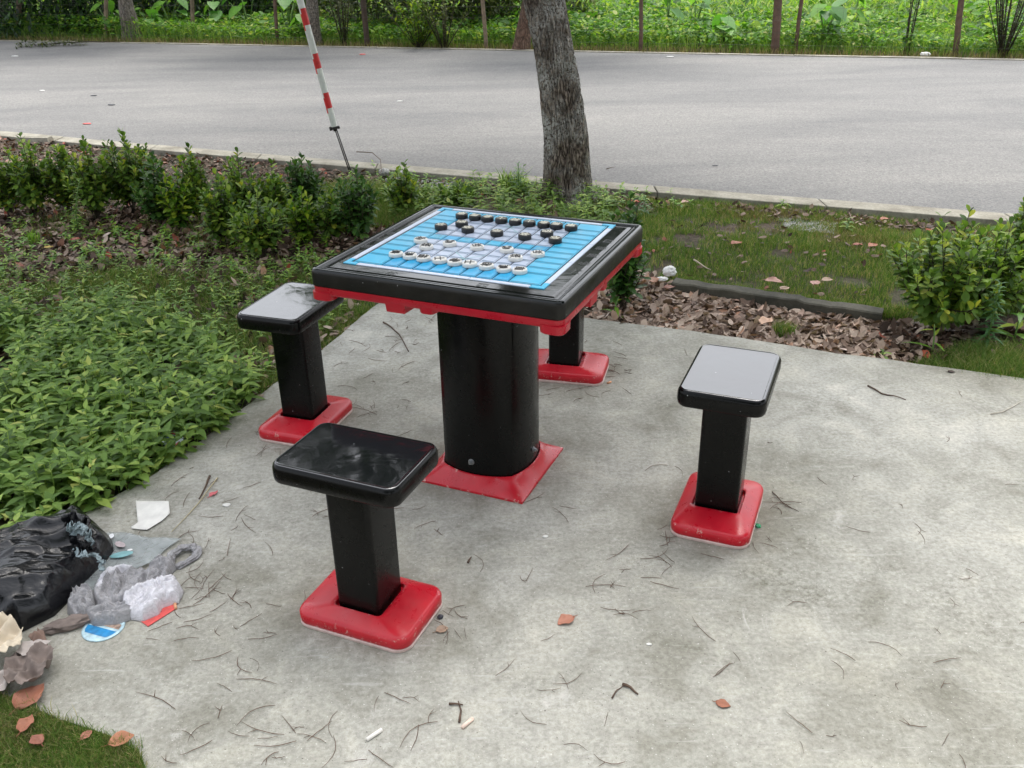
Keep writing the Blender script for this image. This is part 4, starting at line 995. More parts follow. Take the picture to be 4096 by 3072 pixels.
# bushes and weeds standing out by the far kerb
def stalk_bush(px, py, hgt, n, label, m_, r=.25, seed=0, L=.06, name='bush', wr=.3):
    rg = np.random.default_rng(seed); rd = random.Random(seed); P = G(px, py, GZ); o = empty(name, P, 0, label, 'bush'); mb = MB(); Ps = []; Ds = []
    for s in range(n):
        q = rd.uniform(0, 6.28); e = Vector((math.cos(q)*r*rd.random(), math.sin(q)*r*rd.random(), hgt*rd.uniform(.7, 1))); b0 = Vector((math.cos(q)*.03, math.sin(q)*.03, 0)); mb.tube([b0, b0.lerp(e, .5), e], [.008, .006, .003], 5)
        for j in range(40):
            t = rd.uniform(.12, 1); p = b0.lerp(e, t); Ps.append(tuple(p)); Ds.append((rd.gauss(0, 1), rd.gauss(0, 1), rd.gauss(.6, .5)))
    Ps = np.array(Ps); V, F = leaves(Ps, np.array(Ds), rg.uniform(.6, 1.2, len(Ps))*L, L*wr, .2, 'small', .1); mb.build('stem', M['stem'], o); mesh('foliage', V, F, m_, o); return o
stalk_bush(2165, 126, 1.5, 26, 'wispy dark bush at the top right corner of the photo', M['thicket'], .55, 1, .06)
stalk_bush(1957, 119, 1.6, 6, 'thin dark columnar shrub between the field and the road', M['thicket'], .09, 2, .07)
stalk_bush(745, 100, 1.0, 12, 'straggly dark green bush right of the speckled trunk', M['thicket2'], .25, 3, .07)
stalk_bush(905, 106, .9, 26, 'yellow-green bush with brown twigs by the far kerb', M['hedge_yel'], .75, 4, .085, wr=.5)
stalk_bush(960, 107, .75, 16, 'brownish twiggy bush beside the yellow-green one', M['thicket2'], .5, 5, .07)
def taro(px, py, n, hgt, L, label, seed):
    rg = np.random.default_rng(seed); P = G(px, py, GZ); o = empty('taro_plant', P, 0, label, 'taro plant', 'taro plants across the road'); q = rg.uniform(0, 6.283, n); h = hgt*rg.uniform(.45, 1, n); r = .32*hgt*rg.uniform(.3, 1.2, n)
    T_ = np.stack([np.cos(q)*r, np.sin(q)*r, h], 1); mb = MB()
    for t_ in T_: mb.tube([(0, 0, 0), (t_[0]*.35, t_[1]*.35, t_[2]*.6), tuple(t_)], [.012, .009, .006], 5)
    D_ = np.stack([np.cos(q), np.sin(q)-.5, rg.uniform(-1.1, -.2, n)], 1); Ls = L*rg.uniform(.7, 1.2, n)
    V, F = leaves(T_-unit(D_)*Ls[:, None]*.25, D_, Ls, Ls*.75, rg.uniform(-.1, .2, n), 'heart', .08); mb.build('stem', M['gstem'], o); mesh('foliage', V, F, M['taro'], o)
taro(213, 78, 7, 1.0, .36, 'tall taro with big heart leaves left of the first bamboo post', 1); taro(243, 84, 5, .7, .3, 'taro just right of the first bamboo post', 2)
taro(330, 84, 5, .6, .26, 'taro with one upright leaf right of the thick trunk', 3); taro(372, 78, 7, .8, .28, 'taro clump between the thick trunk and the second bamboo post', 4)
taro(470, 78, 6, .85, .28, 'taro leaves right of the second bamboo post', 5); taro(540, 76, 7, 1.0, .3, 'high taro clump left of the red post', 6)
taro(628, 84, 8, 1.05, .33, 'bright taro between the red post and the striped pole', 7); taro(655, 92, 6, .6, .26, 'low taro at the foot of the speckled trunk', 8)
taro(1560, 108, 6, .45, .26, 'taro left of the thickest post by the road', 9); taro(1775, 112, 11, .62, .27, 'wide taro clump right of the thin slanting post', 10)
taro(1830, 96, 8, .75, .26, 'taro at the back of the wide clump', 11); taro(1440, 84, 6, .8, .3, 'taro right of the slim reddish post', 12); taro(1500, 92, 6, .7, .3, 'taro in the middle of the right field edge', 13)

# weeds standing on their own
def fleabane(px, py, ty, label, nl=60, L=.06, m_='bluegreen', seed=0, lean=0., wr=.16, name='tall_weed', n_st=1):
    rg = np.random.default_rng(seed); P = G(px, py, GZ); hgt = AY(px, ty, P[1])[2]-GZ; o = empty(name, P, 0, label, 'weed'); mb = MB(); Ps = []; Ds = []; Ls = []
    for s in range(n_st):
        dx, dy = (rg.normal(0, .03), rg.normal(0, .03)) if s else (0, 0); hh = hgt*(1 if s == 0 else rg.uniform(.6, .95)); c = lambda t: np.array([dx+lean*hh*t*t, dy, hh*t])
        mb.tube([tuple(c(t)) for t in (0, .33, .66, 1)], [.004, .0035, .0028, .0015], 6)
        for j in range(nl):
            t = .08+.92*j/nl; a_ = j*2.4; Ps.append(c(t)); Ds.append((math.cos(a_), math.sin(a_), .25+1.3*max(0, t-.75)*4*.4)); Ls.append(L*(1.1-.75*t)*rg.uniform(.8, 1.2))
    Ls = np.array(Ls); V, F = leaves(np.array(Ps), np.array(Ds), Ls, Ls*wr+.003, rg.uniform(.1, .6, len(Ls)), 'lance', .1); mb.build('stem', M['gstem'], o); mesh('foliage', V, F, M[m_], o); return o
fleabane(2128, 756, 610, 'tall narrow-leaved weed in front of the right shrubs', 70, .075, seed=1)
fleabane(1121, 425, 352, 'feathery weed left of the big trunk', 46, .10, seed=2, wr=.14); fleabane(1243, 435, 345, 'feathery weed in front of the big trunk', 50, .09, seed=3, lean=.15, n_st=2)
fleabane(1202, 440, 372, 'arching grassy weed at the left foot of the big trunk', 12, .22, 'weed', 4, -.2, .12); fleabane(1392, 470, 425, 'thin weed rising right of the table corner', 34, .07, seed=5)
fleabane(170, 505, 385, 'slanting narrow-leaved weed in front of the hedge', 60, .06, 'weed', 6, .25)
fleabane(2188, 745, 658, 'broad-leaved bright weed at the right edge', 9, .14, 'seedling', 7, 0, .3); fleabane(2012, 772, 700, 'small grass-like weed by the big round shrub', 5, .12, 'seedling', 8, -.1, .12)
fleabane(1690, 452, 430, 'low green weed beside the gravel patch', 10, .07, 'weed', 9, 0, .3); fleabane(1830, 500, 470, 'leafy dark weed on the lawn right of the gravel', 14, .07, 'weed', 10, 0, .3)
fleabane(1905, 775, 755, 'low seedling at the paving edge beneath the big shrub', 8, .06, 'weed', 11, 0, .35); fleabane(25, 660, 634, 'yellow-topped seedling at the left edge', 6, .09, 'seedling', 12, 0, .3)
fleabane(585, 800, 755, 'bright two-leaved seedling left of the back stool post', 5, .07, 'seedling', 13, 0, .5); fleabane(1325, 690, 640, 'pale drooping leaf plant under the table corner', 4, .10, 'seedling', 14, .2, .2)
fleabane(400, 680, 648, 'long-leaved weed clump behind the weed patch', 8, .13, 'weed', 15, 0, .14)

# ------------------------------------------------------------------ striped guy wire guard
Ya = float(G(757, 366)[1]); a0 = AY(757, 366, Ya); a1 = AY(722, 273, Ya); a2 = AY(648, 0, Ya); dv = (a2-a1)/np.linalg.norm(a2-a1)
guy = empty('guy_wire', a0, 0, 'slanting guy wire with a red and white striped guard sleeve', 'guy wire')
M['pole_white'] = simple('weathered_white', (.60, .62, .57), .45, .12, 25); M['pole_red'] = simple('pole_red', (.52, .02, .02), .45, .15, 25)
s0 = a1-a0; Ls_ = 2.3; n = 24; ringN = 40; V = []; F = []; mi = []
ax = Vector(dv); sa = ax.cross(Vector((0, 1, 0))).normalized(); sb = ax.cross(sa)
stripe = []
for (y0, y1) in ((233, 200), (147, 115), (53, 17), (-42, -80), (-140, -180)):
    zA = (AY(720, y0, Ya)[2]-a1[2])/dv[2]; zB = (AY(700, y1, Ya)[2]-a1[2])/dv[2]; stripe.append((min(zA, zB), max(zA, zB)))
rows = sorted(set([0, Ls_]+[v for s in stripe for v in s if 0 < v < Ls_]+[v+.035 for s in stripe for v in s if 0 < v+.035 < Ls_]+[v-.035 for s in stripe for v in s if 0 < v-.035 < Ls_]))
for r_ in rows:
    for i in range(ringN):
        q = 2*math.pi*i/ringN; p = Vector(s0)+ax*r_+(sa*math.cos(q)+sb*math.sin(q))*.024; V.append(tuple(p))
for k in range(len(rows)-1):
    mid_ = (rows[k]+rows[k+1])/2
    for i in range(ringN):
        j = (i+1) % ringN; F.append((k*ringN+i, k*ringN+j, (k+1)*ringN+j, (k+1)*ringN+i)); q = 2*math.pi*(i+.5)/ringN
        side = (sa*math.cos(q)+sb*math.sin(q)).x > -.012/.024*.9; sh = 0 if side else -.035
        mi.append(1 if any(a_ <= mid_-sh <= b_ for a_, b_ in stripe) else 0)
mesh('guard_sleeve', V, F, [M['pole_white'], M['pole_red']], guy, True, mi)
mb = MB(); o_ = sa*.006
mb.tube([Vector((0, 0, -.03))+o_, Vector(s0)+ax*.05+o_], .0045, 8); mb.tube([Vector((0, 0, -.03))-o_, Vector(s0)+ax*.05-o_], .0045, 8)
mb.build('rod', M['steel_dark'], guy)
mb = MB(); c_ = Vector(s0)-ax*.012
mb.tube([c_-sa*.03, c_+sa*.03], .009, 8); mb.tube([c_-ax*.022, c_+ax*.02], .014, 10); mb.tube([c_+sa*.028-ax*.012, c_+sa*.028+ax*.015], .012, 6); mb.tube([c_-sa*.03-ax*.01, c_-sa*.03+ax*.01], .010, 6)
mb.build('clamp', M['steel_dark'], guy)

# ------------------------------------------------------------------ needles, twigs, small litter on the paving
variants = []
rd = random.Random(11)
for k in range(14):
    L = rd.uniform(.035, .11); cv = rd.uniform(-.5, .5); pts = []
    kink = rd.uniform(-.2, .2)
    for i in range(6):
        t = i/5-.5; pts.append((t*L, cv*L*(t*t)*1.6+kink*L*max(0, t), .0012+.002*abs(math.sin(i*2.+k))))
    mb = MB(); mb.tube(pts, [.0006, .0009, .0009, .0008, .0007, .0004], 5)
    if rd.random() < .3:
        q = pts[3]; mb.tube([q, (q[0]+.012, q[1]+rd.choice((-1, 1))*.014, .003)], [.0009, .0005], 4)
    variants.append(mb)
spots = []
def near(px, py, n, sx, sy):
    a0_ = rd.uniform(0, 6.28)
    for _ in range(n): spots.append((px+rd.gauss(0, sx)*1.25, py+rd.gauss(0, sy)*1.25, a0_+rd.gauss(0, .7)))
near(700, 1010+90, 8, 60, 30); near(600, 960, 12, 30, 18); near(430, 1260, 20, 50, 50); near(400, 1330, 12, 60, 40); near(440, 1130, 14, 50, 50); near(780, 880, 9, 14, 18)
near(820, 730, 16, 50, 25); near(880, 700, 8, 40, 15); near(1325, 800, 16, 16, 22); near(1220, 850, 8, 50, 8); near(980, 1360, 7, 18, 22); near(1320, 1290, 7, 35, 25)
near(1430, 1150, 7, 10, 40); near(1680, 1080, 8, 25, 50); near(1500, 1215, 6, 60, 8); near(560, 1330, 8, 60, 50); near(820, 840, 8, 60, 50); near(590, 1600, 10, 60, 40); near(860, 1560, 6, 70, 40)
for _ in range(118): spots.append((rd.uniform(300, 2212), rd.uniform(720, 1659), rd.uniform(0, 6.28)))
for _ in range(34): spots.append((rd.uniform(120, 800), rd.uniform(1180, 1600), rd.uniform(0, 6.28)))
nobj = {}
k = 0
for (px, py, az_) in spots:
    P = G(px, py, 0)
    if not inpoly(np.array([P[0]]), np.array([P[1]]), SLAB)[0] or k >= 270: continue
    lx, ly = (P[0]-TX)*tc+(P[1]-TY)*ts, -(P[0]-TX)*ts+(P[1]-TY)*tc
    if max(abs(lx), abs(ly)) < .19: continue
    bad = False
    for (sx, sy, t_, _, rot) in ST:
        if math.hypot(P[0]-sx, P[1]-sy) < .165: bad = True
    if bad: continue
    v = k % len(variants)
    if v not in nobj: o = variants[v].build('dry_needle', M['needle'], None); nobj[v] = o
    else: o = nobj[v].copy(); col.objects.link(o)
    o.location = (float(P[0]), float(P[1]), .001); o.rotation_euler = (0, 0, az_); sc_ = rd.uniform(.5, 1.15); o.scale = (sc_, sc_*rd.choice((-1, 1)), 1)
    tag(o, 'thin brown dry needle lying loose on the grey concrete paving', 'dry needle', 'dry needles scattered on the paving'); k += 1
def twig(L, r, label, name='twig', m_=None, z=.004):
    pts = [G(a, b_, z) for a, b_ in L]; c = pts[0].copy(); c[2] = 0; mb = MB(); n = len(pts); fine = []
    for i in range(n-1):
        for t in (0, .5): fine.append(pts[i]*(1-t)+pts[i+1]*t)
    fine.append(pts[-1]); k_ = len(fine); mb.tube([p-c+np.array([0, 0, .0015*math.sin(i*1.7)]) for i, p in enumerate(fine)], [r*(1-.55*i/(k_-1)) for i in range(k_)], 7)
    o = mb.build(name, m_ or M['twig'], None); o.location = [float(v_) for v_ in c]; return tag(o, label, 'twig')
twig([(828, 696), (845, 706), (862, 722), (874, 742), (883, 760)], .004, 'curved reddish twig on the paving under the table edge')
twig([(1875, 833), (1905, 850), (1930, 855), (1957, 863)], .0035, 'dark twig on the paving at the far right')
twig([(453, 1028), (445, 1048), (430, 1078)], .004, 'short thick brown twig near the pink petal')
twig([(470, 1032), (430, 1085), (370, 1150)], .0022, 'long pale straw pointing at the torn paper', 'straw', simple('straw', (.42, .36, .22), .7))
twig([(2140, 894), (2165, 890), (2205, 868)], .0025, 'pale forked twig at the right edge of the paving', m_=simple('pale_twig', (.5, .45, .38), .7))
twig([(1345, 1478), (1362, 1484), (1378, 1500)], .0042, 'broken dark twig at the front of the paving')
twig([(1322, 1508), (1333, 1490), (1346, 1482)], .002, 'thin bent twig touching the broken dark one')
twig([(1011, 1215), (1018, 1203)], .0035, 'tiny dark red stick between near stool and pillar foot')
twig([(1668, 1062), (1690, 1085), (1725, 1105)], .002, 'thin straw right of the lone stool', 'straw')
twig([(992, 1560), (996, 1535), (990, 1515)], .003, 'dark twig beside the cigarette end'); twig([(970, 1520), (1000, 1522)], .003, 'short black twig crossing above the cigarette end')
twig([(1499, 561), (1520, 575), (1535, 583)], .005, 'pale bent stick on the lawn behind the edging', m_=simple('pale_stick', (.4, .33, .25), .7))
twig([(1310, 365), (1330, 360)], .003, 'short stick lying at the kerb by the trunk')
twig([(770, 328), (805, 330), (822, 345), (824, 370), (812, 385)], .004, 'arched bare twig by the kerb right of the guy wire', z=.03)

# fallen leaves that stand alone
def fallen(px, py, L, c, label, rz=None, z=0.0, curl=.25, w_=.72, name='fallen_leaf'):
    mname = 'leaf_%d_%d' % (px, py); m_ = leafmat(mname, [(0, tuple(v*.8 for v in c)), (1, tuple(min(1, v*1.05) for v in c))], .6, .05)
    P = G(px, py, z); a_ = random.Random(int(px)).uniform(0, 6.28) if rz is None else rz
    rr_ = random.Random(int(px*3+py)); sd0 = rr_.uniform(0, 90); mb_ = MB(); V = []; nu, nv = 15, 9; bend = rr_.uniform(.05, .5)*curl*4; tw = rr_.uniform(-.5, .5)
    for i in range(nu):
        t = i/(nu-1); wv = math.sin(math.pi*min(1, t*1.02)**.85)**.75*L*w_*.5*(1+.16*mnoise.noise(Vector((t*7, sd0, 0)))) if 0 < i < nu-1 else .0008
        for k in range(nv):
            u = k/(nv-1)*2-1; u2 = u*(1+.14*mnoise.noise(Vector((t*9, sd0+u*2, 4)))); n_ = mnoise.noise(Vector((t*3+sd0, u*1.4, 1)))
            V.append(((t-.5)*L*(1-.1*bend), u2*wv, .003+L*(.10*abs(u)*wv/(L*w_*.5)+.16*max(0, n_)+bend*.25*(t-.4)**2+tw*.16*u*(t-.5))+L*.02))
    zm = min(v[2] for v in V)-.0015; V = [(v[0], v[1], v[2]-zm) for v in V]
    mb_.add(V, [(i*nv+k, (i+1)*nv+k, (i+1)*nv+k+1, i*nv+k+1) for i in range(nu-1) for k in range(nv-1)])
    mb_.tube([(-L/2, 0, V[nv//2][2]), (-L*.5-L*.12, L*.02, V[nv//2][2]*.7), (-L*.5-L*.24, L*.05, .002)], [.0011, .0009, .0007], 4)
    o = mb_.build(name, m_, None, True)
    so = o.modifiers.new('t', 'SOLIDIFY'); so.thickness = .0006
    o.location = [float(v) for v in P]; o.rotation_euler = (0, 0, a_); return tag(o, label, 'leaf')
OR, TN, PK, BR = (.33, .13, .075), (.40, .28, .20), (.44, .25, .20), (.22, .12, .07)
fallen(1222, 1342, .052, (.45, .20, .13), 'orange-brown leaf lying alone in the middle of the paving', -2.5)
fallen(1562, 1523, .034, OR, 'small orange leaf at the front right of the paving', -.4)
fallen(955, 1362, .034, TN, 'small tan curled leaf beside the nearest stool foot', .4)
fallen(66, 1508, .085, (.32, .13, .08), 'large reddish-brown leaf below the crumpled paper', 1.2, .01)
fallen(57, 1565, .05, OR, 'orange leaf in the dark grass at the bottom left', 1.5, .02); fallen(80, 1600, .04, (.28, .11, .07), 'reddish leaf beside the orange one in the dark grass', 2.5, .02)
fallen(262, 1600, .055, (.42, .18, .10), 'orange-brown leaf at the tip of the corner grass', .5, .015); fallen(187, 1590, .03, (.4, .16, .11), 'small reddish leaf on the edge of the corner grass', 1.0, .015)
fallen(1591, 526, .07, OR, 'orange leaf on the lawn left of centre', .3); fallen(1672, 610, .085, PK, 'long pinkish curled leaf on the edging', -.4, .03, -.3)
fallen(1761, 612, .065, PK, 'pinkish leaf near the middle of the edging', 1.0, .02); fallen(1853, 530, .06, (.25, .07, .04), 'dark red leaf on the lawn by the big shrub', .2); fallen(1886, 531, .065, OR, 'orange leaf nearest the big round shrub', .6)
fallen(1912, 474, .065, OR, 'orange leaf close to the kerb at the right', .2); fallen(1412, 606, .08, (.36, .19, .12), 'upright brown leaf left of the white tissue', 1.4, .03); fallen(1446, 622, .06, (.30, .15, .11), 'brown leaf below the white tissue', .3, .02)
fallen(1695, 624, .06, TN, 'tan leaf lying against the edging'); fallen(1787, 606, .06, TN, 'pale tan leaf right of the pinkish one', .1); fallen(1655, 695, .085, (.55, .35, .24), 'bright tan leaf on top of the leaf bed', .8, .03)
fallen(1372, 438, .07, (.5, .12, .07), 'red leaf on the verge right of the big trunk', .2); fallen(1480, 437, .06, (.55, .36, .3), 'pale pink leaf on the verge left of the gravel', .6)
fallen(235, 395, .06, (.42, .05, .03), 'red leaf on the soil behind the tallest shrub', .2); fallen(100, 385, .05, (.45, .06, .03), 'small red leaf behind the hedge at the left', .9)
fallen(164, 518, .06, (.34, .10, .07), 'reddish leaf among the litter in front of the hedge', .3, .02); fallen(105, 545-10, .05, (.5, .36, .08), 'yellow leaf among the litter in front of the hedge', .3, .02)
fallen(462, 1068, .035, (.62, .16, .17), 'pink petal on the paving above the near left stool', 1.0, .0, .2, .5, 'petal')
fallen(2055, 804, .03, (.06, .04, .03), 'small dark dead leaf on the paving at the right', 0, 0)

# thin plates and scraps
def plate_obj(name, pts, th, m_, label, cat, z=.002, curl=0., nsub=0, tilt=None):
    W_ = [G(a, b_, 0)[:2] for a, b_ in pts]; c = np.mean(W_, 0); W_ = ccw([tuple(p-c) for p in W_]); mb = MB()
    import mathutils
    V = [(p[0], p[1], z+curl*(p[0]**2+p[1]**2)*10) for p in W_]; n = len(V); V2 = [(v[0], v[1], v[2]+th) for v in V]
    mb.add(V+V2, [tuple(reversed(range(n))), tuple(range(n, 2*n))]+[(i, (i+1) % n, (i+1) % n+n, i+n) for i in range(n)])
    o = mb.build(name, m_, None, False); o.location = (float(c[0]), float(c[1]), 0); return tag(o, label, cat)
M['paper'] = simple('paper_white', (.70, .69, .65), .7, .12, 25, .2); M['card_red'] = simple('card_red', (.66, .10, .09), .45, .2, 40); M['card_yellow'] = simple('card_yellow', (.75, .5, .05), .5)
M['film_blue'] = simple('foil_blue', (.02, .22, .48), .3, .3, 60); M['film_pale'] = simple('foil_pale', (.45, .62, .68), .3, .3, 60); M['film_brown'] = simple('foil_brown', (.38, .28, .22), .35, .5, 120)
# torn white card with a lifted, shaded flap
def crumple(name, pts, m_, label, cat, amp=.01, z=.004, n=26, seed=0, fs=28, kind='ridge', parent=None, loc=None, lift=None, puff=0.):
    """sheet cut to an outline on the ground, given real folds"""
    W_ = np.array([G(a, b_, 0)[:2] for a, b_ in pts]); c = W_.mean(0); Q = W_-c; lo, hi = Q.min(0), Q.max(0)
    xs_ = np.linspace(lo[0], hi[0], n); ys_ = np.linspace(lo[1], hi[1], n); X, Y = np.meshgrid(xs_, ys_); ins = inpoly(X.ravel(), Y.ravel(), Q).reshape(X.shape)
    # shrink outside points on to the outline
    V = []; idx = -np.ones(X.shape, int); mb_ = []
    cell = ins[:-1, :-1] | ins[1:, :-1] | ins[:-1, 1:] | ins[1:, 1:]
    def near_pt(p):
        best = None
        for i in range(len(Q)):
            a_, b_ = Q[i], Q[(i+1) % len(Q)]; t = np.clip(np.dot(p-a_, b_-a_)/max(1e-9, np.dot(b_-a_, b_-a_)), 0, 1); q_ = a_+(b_-a_)*t; d_ = np.linalg.norm(p-q_)
            if best is None or d_ < best[0]: best = (d_, q_)
        return best[1]
    F = []
    for j in range(n-1):
        for i in range(n-1):
            if not cell[j, i]: continue
            f = []
            for (jj_, ii_) in ((j, i), (j, i+1), (j+1, i+1), (j+1, i)):
                if idx[jj_, ii_] < 0:
                    p = np.array([X[jj_, ii_], Y[jj_, ii_]])
                    if not ins[jj_, ii_]: p = near_pt(p)
                    s = Vector((p[0]*fs, p[1]*fs, seed)); f1 = mnoise.noise(s); f2 = mnoise.noise(s*2.3+Vector((5, 1, 2))); f3 = mnoise.noise(s*5)
                    if kind == 'film':
                        an = seed*1.3; u_ = p[0]*math.cos(an)+p[1]*math.sin(an)+.012*mnoise.noise(Vector((p[0]*30, p[1]*30, seed))); v_ = -p[0]*math.sin(an)+p[1]*math.cos(an)+.012*mnoise.noise(Vector((p[0]*30, p[1]*30, seed+9)))
                        g1 = 1-abs(mnoise.noise(Vector((u_*fs*.45, v_*fs*1.5, seed))))*2.6; g2 = 1-abs(mnoise.noise(Vector((u_*fs*1.1, v_*fs*3.4, seed+3))))*2.4; g3 = 1-abs(mnoise.noise(Vector((v_*fs*1.3, u_*fs*4, seed+5))))*2.2
                        hgt = amp*(.25+.42*g1+.26*g2+.16*g3)
                    elif kind == 'ridge': hgt = amp*(1-abs(f1)*2.2)+amp*.45*(1-abs(f2)*2)+amp*.12*f3
                    else: hgt = amp*(.5+f1*.6)+amp*.12*f2
                    zz = z+max(0, hgt)+(lift(p) if lift else 0)
                    if puff: dq = np.linalg.norm(near_pt(p)-p) if ins[jj_, ii_] else 0.; kq = 1-math.exp(-dq/puff); zz = .002+(zz-.002+amp*.35)*kq
                    idx[jj_, ii_] = len(V); V.append((p[0], p[1], zz))
                f.append(int(idx[jj_, ii_]))
            F.append(tuple(f))
    o = mesh(name, V, F, m_, parent, True); s_ = o.modifiers.new('t', 'SOLIDIFY'); s_.thickness = .0006
    if parent is None: o.location = (float(c[0]), float(c[1]), 0)
    else: o.location = (float(c[0]-loc[0]), float(c[1]-loc[1]), 0)
    if label: tag(o, label, cat)
    return o
crumple('torn_card', [(295, 1089), (366, 1090), (368, 1112), (350, 1128), (318, 1148), (285, 1144), (284, 1140), (298, 1133)], M['paper'], 'torn piece of white card on the paving left of the near stool', 'card', .004, .003, 20, 3, 18, 'soft', lift=lambda p: .012*max(0, p[1]*8))
plate_obj('red_card', [(286, 1330), (340, 1307), (383, 1305), (378, 1318), (320, 1355)], .0015, [M['card_red']], 'flat red card sticking out from under the grey plastic bag', 'card', .002)
plate_obj('yellow_stripe', [(323, 1328), (350, 1312), (354, 1314), (330, 1330)], .0006, M['card_yellow'], None, None, .0037)
for o in list(col.objects):
    if o.name.startswith('yellow_stripe'): o.parent = bpy.data.objects['red_card']; o.location = Vector(o.location)-Vector(bpy.data.objects['red_card'].location)
# round foil lid
P = G(224, 1357, 0); lid = empty('foil_lid', P, -.35, 'round blue and silver foil lid under the grey plastic bag', 'lid'); mb = MB(); r = .052; n = 40
ci = lambda rr: [(rr*math.cos(2*math.pi*i/n), rr*math.sin(2*math.pi*i/n)) for i in range(n)]
mb.loft([(ci(r), .001), (ci(r), .003), (ci(r-.004), .0045), (ci(r-.007), .0035)]); mb.build('rim', M['film_pale'], lid, True)
def band(name, y0, y1, m_, z=.0042):
    k_ = 10; top = []; bot = []; rr = r-.008
    for i in range(k_+1):
        y_ = y0+(y1-y0)*i/k_; xx = math.sqrt(max(0, rr*rr-y_*y_)); top.append((xx, y_, z)); bot.append((-xx, y_, z))
    mb = MB(); mb.add(top+bot[::-1], [tuple(range(2*k_+2))]); return mb.build(name, m_, lid, False)
o = band('print', -.030, -.004, M['film_blue']); o = band('print', .004, .022, M['film_brown'])
def stick(px, py, L, r_, rz, m_, label, cat, name, z=0.):
    P = G(px, py, z); mb = MB(); mb.tube([(-L/2, 0, r_), (0, 0, r_), (L/2, 0, r_)], r_, 12); o = mb.build(name, m_, None); o.location = [float(v) for v in P]; o.rotation_euler = (0, 0, rz); return tag(o, label, cat)
M['filter'] = simple('filter_orange', (.70, .36, .20), .7, .1, 90); M['cig'] = simple('cig_cream', (.75, .58, .48), .7, .1, 90); M['cigw'] = simple('cig_white', (.75, .72, .66), .7, .1, 90)
stick(379, 1311, .026, .004, 2.0, M['filter'], 'orange cigarette filter beside the red card', 'cigarette end', 'cigarette_end')
stick(1010, 1565, .034, .0045, .85, M['cig'], 'pale pink cigarette end among twigs at the front', 'cigarette end', 'cigarette_end'); stick(809, 1590, .04, .0045, .75, M['cigw'], 'white cigarette end at the bottom of the photo', 'cigarette end', 'cigarette_end')
stick(1316, 828, .018, .004, .6, M['filter'], 'orange stub at the corner of the back stool foot', 'cigarette end', 'cigarette_end')
def pebble(px, py, s, m_, label, cat, name, seed=1, z=0., sub=2):
    import bmesh
    bm = bmesh.new(); bmesh.ops.create_icosphere(bm, subdivisions=sub, radius=s)
    for v in bm.verts:
        k_ = 1+.35*mnoise.noise(v.co/s*1.2+Vector((seed, 0, 0))); v.co *= k_; v.co.z = v.co.z*.7+s*.55
    me = bpy.data.meshes.new(name); bm.to_mesh(me); bm.free(); me.materials.append(m_); o = bpy.data.objects.new(name, me); col.objects.link(o); o.location = [float(v) for v in G(px, py, z)]; return tag(o, label, cat)
M['glass'] = simple('green_glass', (.02, .30, .12), .08, .3, 60); M['dark_peb'] = simple('dark_pebble', (.03, .033, .045), .5)
pebble(1637, 1138, .009, M['glass'], 'green glass fragment beside the lone stool foot', 'glass', 'glass_fragment', 3, sub=1); pebble(951, 1335, .008, M['dark_peb'], 'black pebble beside the nearest stool foot', 'pebble', 'pebble', 4)
pebble(401, 340, .0001, M['gravel'], None, None, 'x') if False else None
for (px, py, s, lab) in ((830, 378, .04, 'grey stone on the verge right of the guy wire'), (870, 380, .035, 'brown-grey stone next to the first one on the verge'), (838, 392, .02, 'small whitish stone below the grey verge stone')):
    pebble(px, py, s, M['gravel'], lab, 'stone', 'stone', int(px), -.02)
# white block near the kerb, tissue, wrapper
P = G(75, 303, 0); mb = MB(); mb.box(-.16, .16, -.05, .05, -.02, .03, 0, .012); o = mb.build('broken_slab', M['kerb'], None, False); o.location = [float(v) for v in P]; o.rotation_euler = (0, 0, -.15); tag(o, 'pale broken slab lying on the verge at the left', 'slab')
M['tissue'] = simple('tissue', (.80, .79, .76), .8, .06, 40, .3)
def wad(px, py, sx, sy, h, m_, label, cat, name, z=0., seed=0, ridg=.5, rz=0., nn=4, hollow=None):
    import bmesh
    bm = bmesh.new(); bmesh.ops.create_icosphere(bm, subdivisions=nn, radius=1)
    for v in bm.verts:
        s = v.co*1.6+Vector((seed*3.1, 0, 0)); f = 1-abs(mnoise.noise(s))*1.3; f2 = 1-abs(mnoise.noise(s*2.4))*1.2; f3 = 1-abs(mnoise.noise(s*5.5))
        k_ = 1+ridg*(.55*(f-.6)+.35*(f2-.6)+.16*(f3-.7)); c = v.co*k_; v.co = Vector((c.x*sx, c.y*sy, max(0.001, c.z*h*.5+h*.42)))
    me = bpy.data.meshes.new(name); bm.to_mesh(me); bm.free(); me.materials.append(m_)
    for p in me.polygons: p.use_smooth = True
    o = bpy.data.objects.new(name, me); col.objects.link(o); o.location = [float(v) for v in G(px, py, z)]; o.rotation_euler = (0, 0, rz); return tag(o, label, cat)
wad(1446, 595, .030, .024, .05, M['tissue'], 'crumpled white tissue at the left end of the edging', 'tissue', 'tissue', .0, 2, .8); wad(1430, 606, .026, .015, .02, M['tissue'], 'flat scrap of white tissue below the crumpled one', 'tissue', 'tissue', .0, 3, .8)
wad(1440, 586, .001, .001, .001, M['tissue'], None, None, 'x') if False else None
M['wrap'] = None
def wrapper():
    m_, t, b = mat('snack_wrapper'); v = coords(t); c = ramp(t, noise(t, v, 22, 2), [(.42, (.05, .11, .50)), (.46, (.65, .72, .78)), (.56, (.60, .68, .72)), (.60, (.55, .06, .08))], 'CONSTANT'); t.links.new(c, b.inputs['Base Color']); b.inputs['Roughness'].default_value = .3; return m_
crumple('snack_wrapper', [(338, 940), (372, 935), (400, 950), (392, 968), (370, 980), (345, 962)], wrapper(), 'blue white and red snack wrapper in the weeds at the paving edge', 'wrapper', .015, .0, 16, 5, 22)
